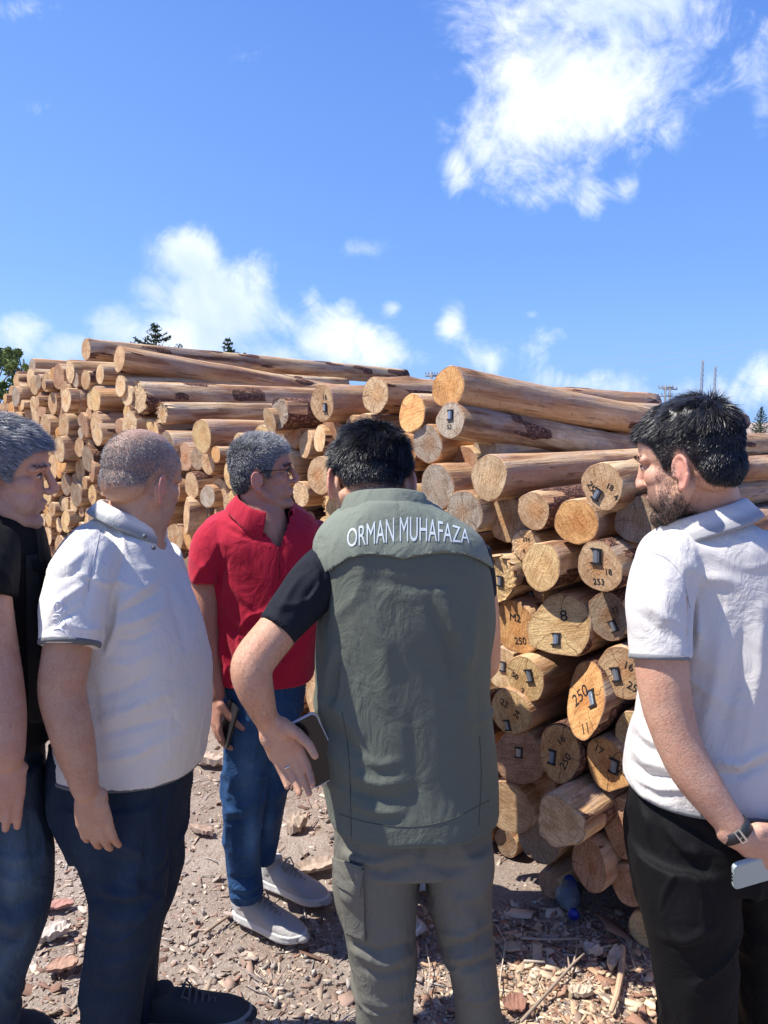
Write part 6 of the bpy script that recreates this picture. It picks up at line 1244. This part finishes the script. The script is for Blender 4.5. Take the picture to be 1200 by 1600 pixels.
garment(mb, 'trousers', M_SLICK, p5, .006, 4, fold=[([(1000, 1260), (1012, 1280), (1015, 1300)], 5, 5), ([(1040, 1290), (1070, 1325), (1100, 1335)], 7, 8), ([(1050, 1275), (1090, 1300), (1120, 1320)], -5, 7), ([(1020, 1460), (1070, 1470), (1120, 1450)], 4, 8), ([(1150, 1500), (1160, 1540), (1165, 1590)], 5, 5)], dr=dict(amp=.005, scale=5, seed=45, ridged=.004, rscale=5), rgb=BLK)
for x, y in ((1090, 1.50), (1205, 1.62)): shoe(p5, (P(x, 1600, y).x + .04, y - .06, 0), (P(x, 1600, y).x - .1, y + .3, 0), w=.11, L=.31, up=(.02, .02, .02), sole=(.5, .5, .5), lace=(.02, .02, .02))
# wrist watch
wd = (P(1156, 1307, 1.30) - P(1128, 1270, 1.31)).normalized(); wc = P(1148, 1297, 1.302); sx = wd.cross(Vector((0, 1, 0))).normalized(); sy = wd.cross(sx).normalized(); mb = MB()
def wring(r1, r2, z0, z1, mb):
    n = 32; vs = []
    for z in (z0, z1):
        for r_ in (r1, r2):
            for k in range(n): a = 2 * math.pi * k / n; vs.append(wc + wd * z + (sx * math.cos(a) * 1.0 + sy * math.sin(a) * .92) * r_)
    fs = []
    for k in range(n): q = (k + 1) % n; fs += [(k, q, n + q, n + k), (2 * n + k, 3 * n + k, 3 * n + q, 2 * n + q), (n + k, n + q, 3 * n + q, 3 * n + k), (k, 2 * n + k, 2 * n + q, q)]
    mb.add(vs, fs)
wring(.0255, .0300, -.010, .010, mb); me = mb.mesh('wrist_watch'); flip_fix(me); wt = link('wrist_watch', me, M_RUB, p5)
toc = (Vector((0, 0, CAM_H)) - wc); toc = (toc - wd * toc.dot(wd)).normalized(); sd_ = wd.cross(toc).normalized()
mb = MB(); c0 = wc + toc * .0300 + sd_ * -.006; X = Matrix((wd, sd_, toc)).transposed()
mb.box(c0, (.022, .0035, .0025), X); mb.box(c0 + sd_ * .009, (.022, .0025, .002), X); mb.box(c0 + sd_ * .0045 + wd * .0115, (.0022, .012, .002), X); mb.box(c0 + sd_ * .0045 - wd * .0115, (.0022, .012, .002), X); mb.build('buckle', M_STEEL, wt, smooth=False)
phone(P(1206, 1352, 1.315), (1, .05, .28), (-.25, -.45, 1), 'pale green phone in the hand of the bearded man at the right edge', body=(.36, .45, .44), rim=(.42, .50, .49), lens=True, L=.150)

# ================================================================== grey haired man in black at the left edge
p1 = empty('person', (P(-20, 1400, 1.800).x, 1.800, 0), 'grey haired man in black t-shirt and faded jeans, cut by the left edge', 'person')
HM = head_matrix(4, 740, 1.800, 15, -8, 0, 1.06); mb = MB(); head_prims(mb, HM, ear=1.1)
limb(mb, [(-22, 755, 1.800, 46), (-35, 795, 1.800, 48), (-42, 850, 1.800, 54)]); loft(mb, [(860, -95, 40, 1.800, .26), (1000, -90, 50, 1.800, .26), (1140, -90, 45, 1.800, .25)])
limb(mb, [(-25, 870, 1.652, 36), (-20, 950, 1.588, 38), (-10, 1020, 1.578, 38), (0, 1070, 1.568, 36), (7, 1120, 1.556, 34), (12, 1160, 1.546, 28), (13, 1182, 1.546, 25)])
hand(mb, P(14, 1186, 1.546), (-.18, .0, -1), (-.5, 1, 0), (1, .4, 0), 1.02, curl=((6, 18, 14), (9, 20, 16), (11, 21, 16), (14, 21, 16)), thumb=((-12, 40), (-10, 10), (-6, 6)), spread=2)
limb(mb, [(30, 870, 1.969, 28), (35, 1000, 1.991, 26), (30, 1100, 1.969, 22)])
body = make_body(p1, mb, HM, (.51, .295, .21), ((.30, .29, .29), .5), dict(soft=.009), ((.38, .28, .26), .30))
make_hair(p1, body, HM, lambda l: scalp(l, soft=.009), 42000, lambda p: .012 + .020 * sst(p[:, 2], .03, .09), lambda p, n: np.stack([p[:, 0] * 3, .9 + 0 * p[:, 1], -.6 + 5 * p[:, 2]], 1), ([(.26, .27, .29), (.12, .125, .14), (.44, .45, .48), (.06, .06, .07), (.34, .35, .38)],), width=.0010, cap=.007, seed=12, lift=.28, rough=.35, capcol=(.13, .135, .15), wave=.2)
make_hair(p1, body, HM, brow_pred, 320, .009, lambda p, n: np.stack([np.sign(p[:, 0]), 0 * p[:, 1], .2 + 0 * p[:, 2]], 1), ([(.07, .06, .055)],), width=.0012, cap=0, seed=4, name='eyebrows', lift=.2)
eyes(p1, HM)
make_hair(p1, body, HM, None, 2100, .008, lambda p, n: np.stack([p[:, 0] * 0 + .3, p[:, 1] * 0, -1 + 0 * p[:, 2]], 1), ([(.16, .10, .075)],), width=.00032, cap=0, seed=31, name='arm_hair', lift=.25, rough=.5, wpred=lambda c, n_: (lambda uv: ((uv[1] > 950) & (uv[1] < 1175) & (c[:, 1] < 1.70)).astype(float))(to_px(c)))
mb = MB()
loft(mb, [(792, -80, 22, 1.800, .15), (805, -100, 38, 1.800, .22), (830, -118, 50, 1.800, .33), (870, -128, 58, 1.800, .37), (920, -130, 68, 1.800, .38), (980, -126, 76, 1.800, .38), (1060, -122, 80, 1.800, .375), (1120, -120, 80, 1.800, .37), (1153, -118, 79, 1.800, .365)])
limb(mb, [(-22, 850, 1.694, 46), (-24, 890, 1.620, 50), (-22, 938, 1.588, 46)], cap='flat'); limb(mb, [(20, 850, 1.927, 40), (28, 900, 1.969, 40), (32, 940, 1.980, 38)], cap='flat')
garment(mb, 't_shirt', M_TEE, p1, .0055, 5, fold=[([(25, 920), (30, 1000), (40, 1060)], -5, 8), ([(45, 950), (55, 1020), (60, 1100)], 4, 7), ([(60, 1000), (66, 1060), (66, 1120)], -3, 6), ([(-10, 880), (10, 900), (20, 920)], 3, 6)], dr=dict(amp=.004, scale=6, seed=51, ridged=.003, rscale=5), rgb=(.006, .006, .007))
sh1 = [o for o in p1.children if o.name.startswith('t_shirt')][0]
patch_grid(sh1, [(38, 868), (57, 866), (78, 1130), (44, 1130)], .0015, 'front_panel', (.020, .021, .023), M_TEE, .002)
patch_grid(sh1, [(47, 874), (58, 875), (61, 893), (49, 892)], .004, 'patch', (.008, .008, .009), M_TEE, .002, 6, 6)
collar(p1, P(-33, 806, 1.800), .074, .072, 10, h=.012, fall=.014, tilt=16, rgb=(.20, .20, .21), m=M_TEE, name='neck_band', spread=.002, open_=False)
mb = MB()
loft(mb, [(1130, -105, 60, 1.800, .30), (1190, -100, 54, 1.800, .31), (1250, -98, 60, 1.800, .30)])
loft(mb, [(1200, -98, 56, 1.757, .22), (1260, -90, 62, 1.747, .21), (1320, -82, 74, 1.747, .21), (1355, -78, 77, 1.747, .20), (1420, -78, 69, 1.747, .19), (1480, -80, 51, 1.757, .18), (1540, -82, 32, 1.757, .17), (1600, -84, 22, 1.768, .165), (1780, -84, 12, 1.779, .16)])
loft(mb, [(1200, -80, 50, 1.906, .2), (1400, -75, 40, 1.948, .18), (1600, -85, 5, 1.991, .16), (1690, -90, -5, 1.9, .16)])
garment(mb, 'jeans', M_DENIM, p1, .006, 5, fold=[([(-20, 1330), (20, 1345), (65, 1335)], 4, 8), ([(-20, 1400), (20, 1420), (60, 1400)], -6, 8), ([(-20, 1425), (20, 1445), (55, 1430)], 6, 8), ([(-10, 1455), (20, 1470), (45, 1465)], -5, 7), ([(0, 1540), (10, 1560), (25, 1560)], 4, 7), ([(38, 1230), (48, 1290), (50, 1350)], -2.5, 5)], dr=dict(amp=.004, scale=6, seed=55, ridged=.004, rscale=5), rgb=(.034, .055, .085), fn=faded([(25, 1350, 26, 70, .6), (5, 1500, 18, 50, .4)], (.10, .15, .20)))
for x, y in ((-30, 1.779), (-45, 1.991)): shoe(p1, (P(x, 1600, y).x - .08, y, 0), (P(x, 1600, y).x + .3, y, 0), w=.11, L=.31, up=(.06, .06, .06), sole=(.2, .2, .2), lace=(.05, .05, .05))
# one more man stands in front of the man in the vest; all the photo shows of him is a white sneaker
p6 = empty('person', (P(605, 1500, 2.507).x, 2.507, 0), 'person hidden in front of the green vest, only a white sneaker showing', 'person')
HM = head_matrix(577, 742, 2.474, 88, -14, 0, 1.0); mb = MB(); head_prims(mb, HM)
limb(mb, [(580, 755, 2.474, 26), (590, 790, 2.474, 28), (605, 840, 2.474, 34), (610, 900, 2.474, 40)]); limb(mb, [(625, 890, 2.235, 22), (640, 960, 2.202, 20), (650, 1030, 2.224, 17), (660, 1080, 2.289, 14)])
limb(mb, [(625, 880, 2.703, 20), (640, 960, 2.747, 18), (650, 1020, 2.780, 16), (655, 1070, 2.780, 13)]); hand(mb, P(661, 1084, 2.289), (0, .2, -1), (0, 1, 0), (1, 0, 0), .95); hand(mb, P(655, 1074, 2.780), (0, .2, -1), (0, -1, 0), (1, 0, 0), .95)
body = make_body(p6, mb, HM, (.54, .31, .22)); make_hair(p6, body, HM, lambda l: scalp(l), 16000, .018, lambda p, n: np.stack([p[:, 0] * 3, .5 + 3 * p[:, 1], -.5 + 0 * p[:, 2]], 1), ([(.03, .025, .022)],), width=.0011, cap=.006, seed=61, lift=.25, rough=.35, capcol=(.02, .018, .016))
mb = MB(); loft(mb, [(800, 570, 620, 2.474, .14), (825, 548, 660, 2.474, .30), (860, 540, 668, 2.474, .42), (940, 545, 672, 2.474, .44), (1040, 552, 674, 2.474, .42), (1110, 552, 672, 2.474, .40)]); limb(mb, [(615, 850, 2.267, 26), (632, 900, 2.224, 28), (640, 950, 2.202, 26)], cap='flat'); limb(mb, [(615, 850, 2.681, 26), (632, 900, 2.725, 26), (640, 950, 2.747, 24)], cap='flat')
garment(mb, 'polo_shirt', M_POLO, p6, .007, 4, dr=dict(amp=.005, scale=6, seed=71, ridged=.004), rgb=(.30, .32, .36))
mb = MB(); loft(mb, [(1080, 552, 668, 2.507, .36), (1160, 552, 668, 2.507, .37), (1200, 556, 664, 2.507, .34)]); loft(mb, [(1180, 560, 650, 2.398, .2), (1300, 565, 645, 2.376, .17), (1400, 568, 640, 2.398, .15), (1500, 570, 636, 2.420, .14)]); loft(mb, [(1180, 572, 655, 2.638, .2), (1280, 575, 648, 2.681, .17), (1340, 578, 640, 2.725, .15), (1380, 580, 636, 2.747, .14)])
garment(mb, 'jeans', M_DENIM, p6, .007, 4, dr=dict(amp=.005, scale=6, seed=75, ridged=.004), rgb=(.03, .05, .09))
sp_ = G(672, 1400); shoe(p6, (sp_.x - .27, sp_.y + .12, 0), (sp_.x, sp_.y + .03, 0), **sn); shoe(p6, (P(600, 1460, 2.420).x - .13, 2.442, 0), (P(600, 1460, 2.420).x + .05, 2.442, 0), w=.10, L=.26, up=(.44, .42, .40), sole=(.66, .65, .62))
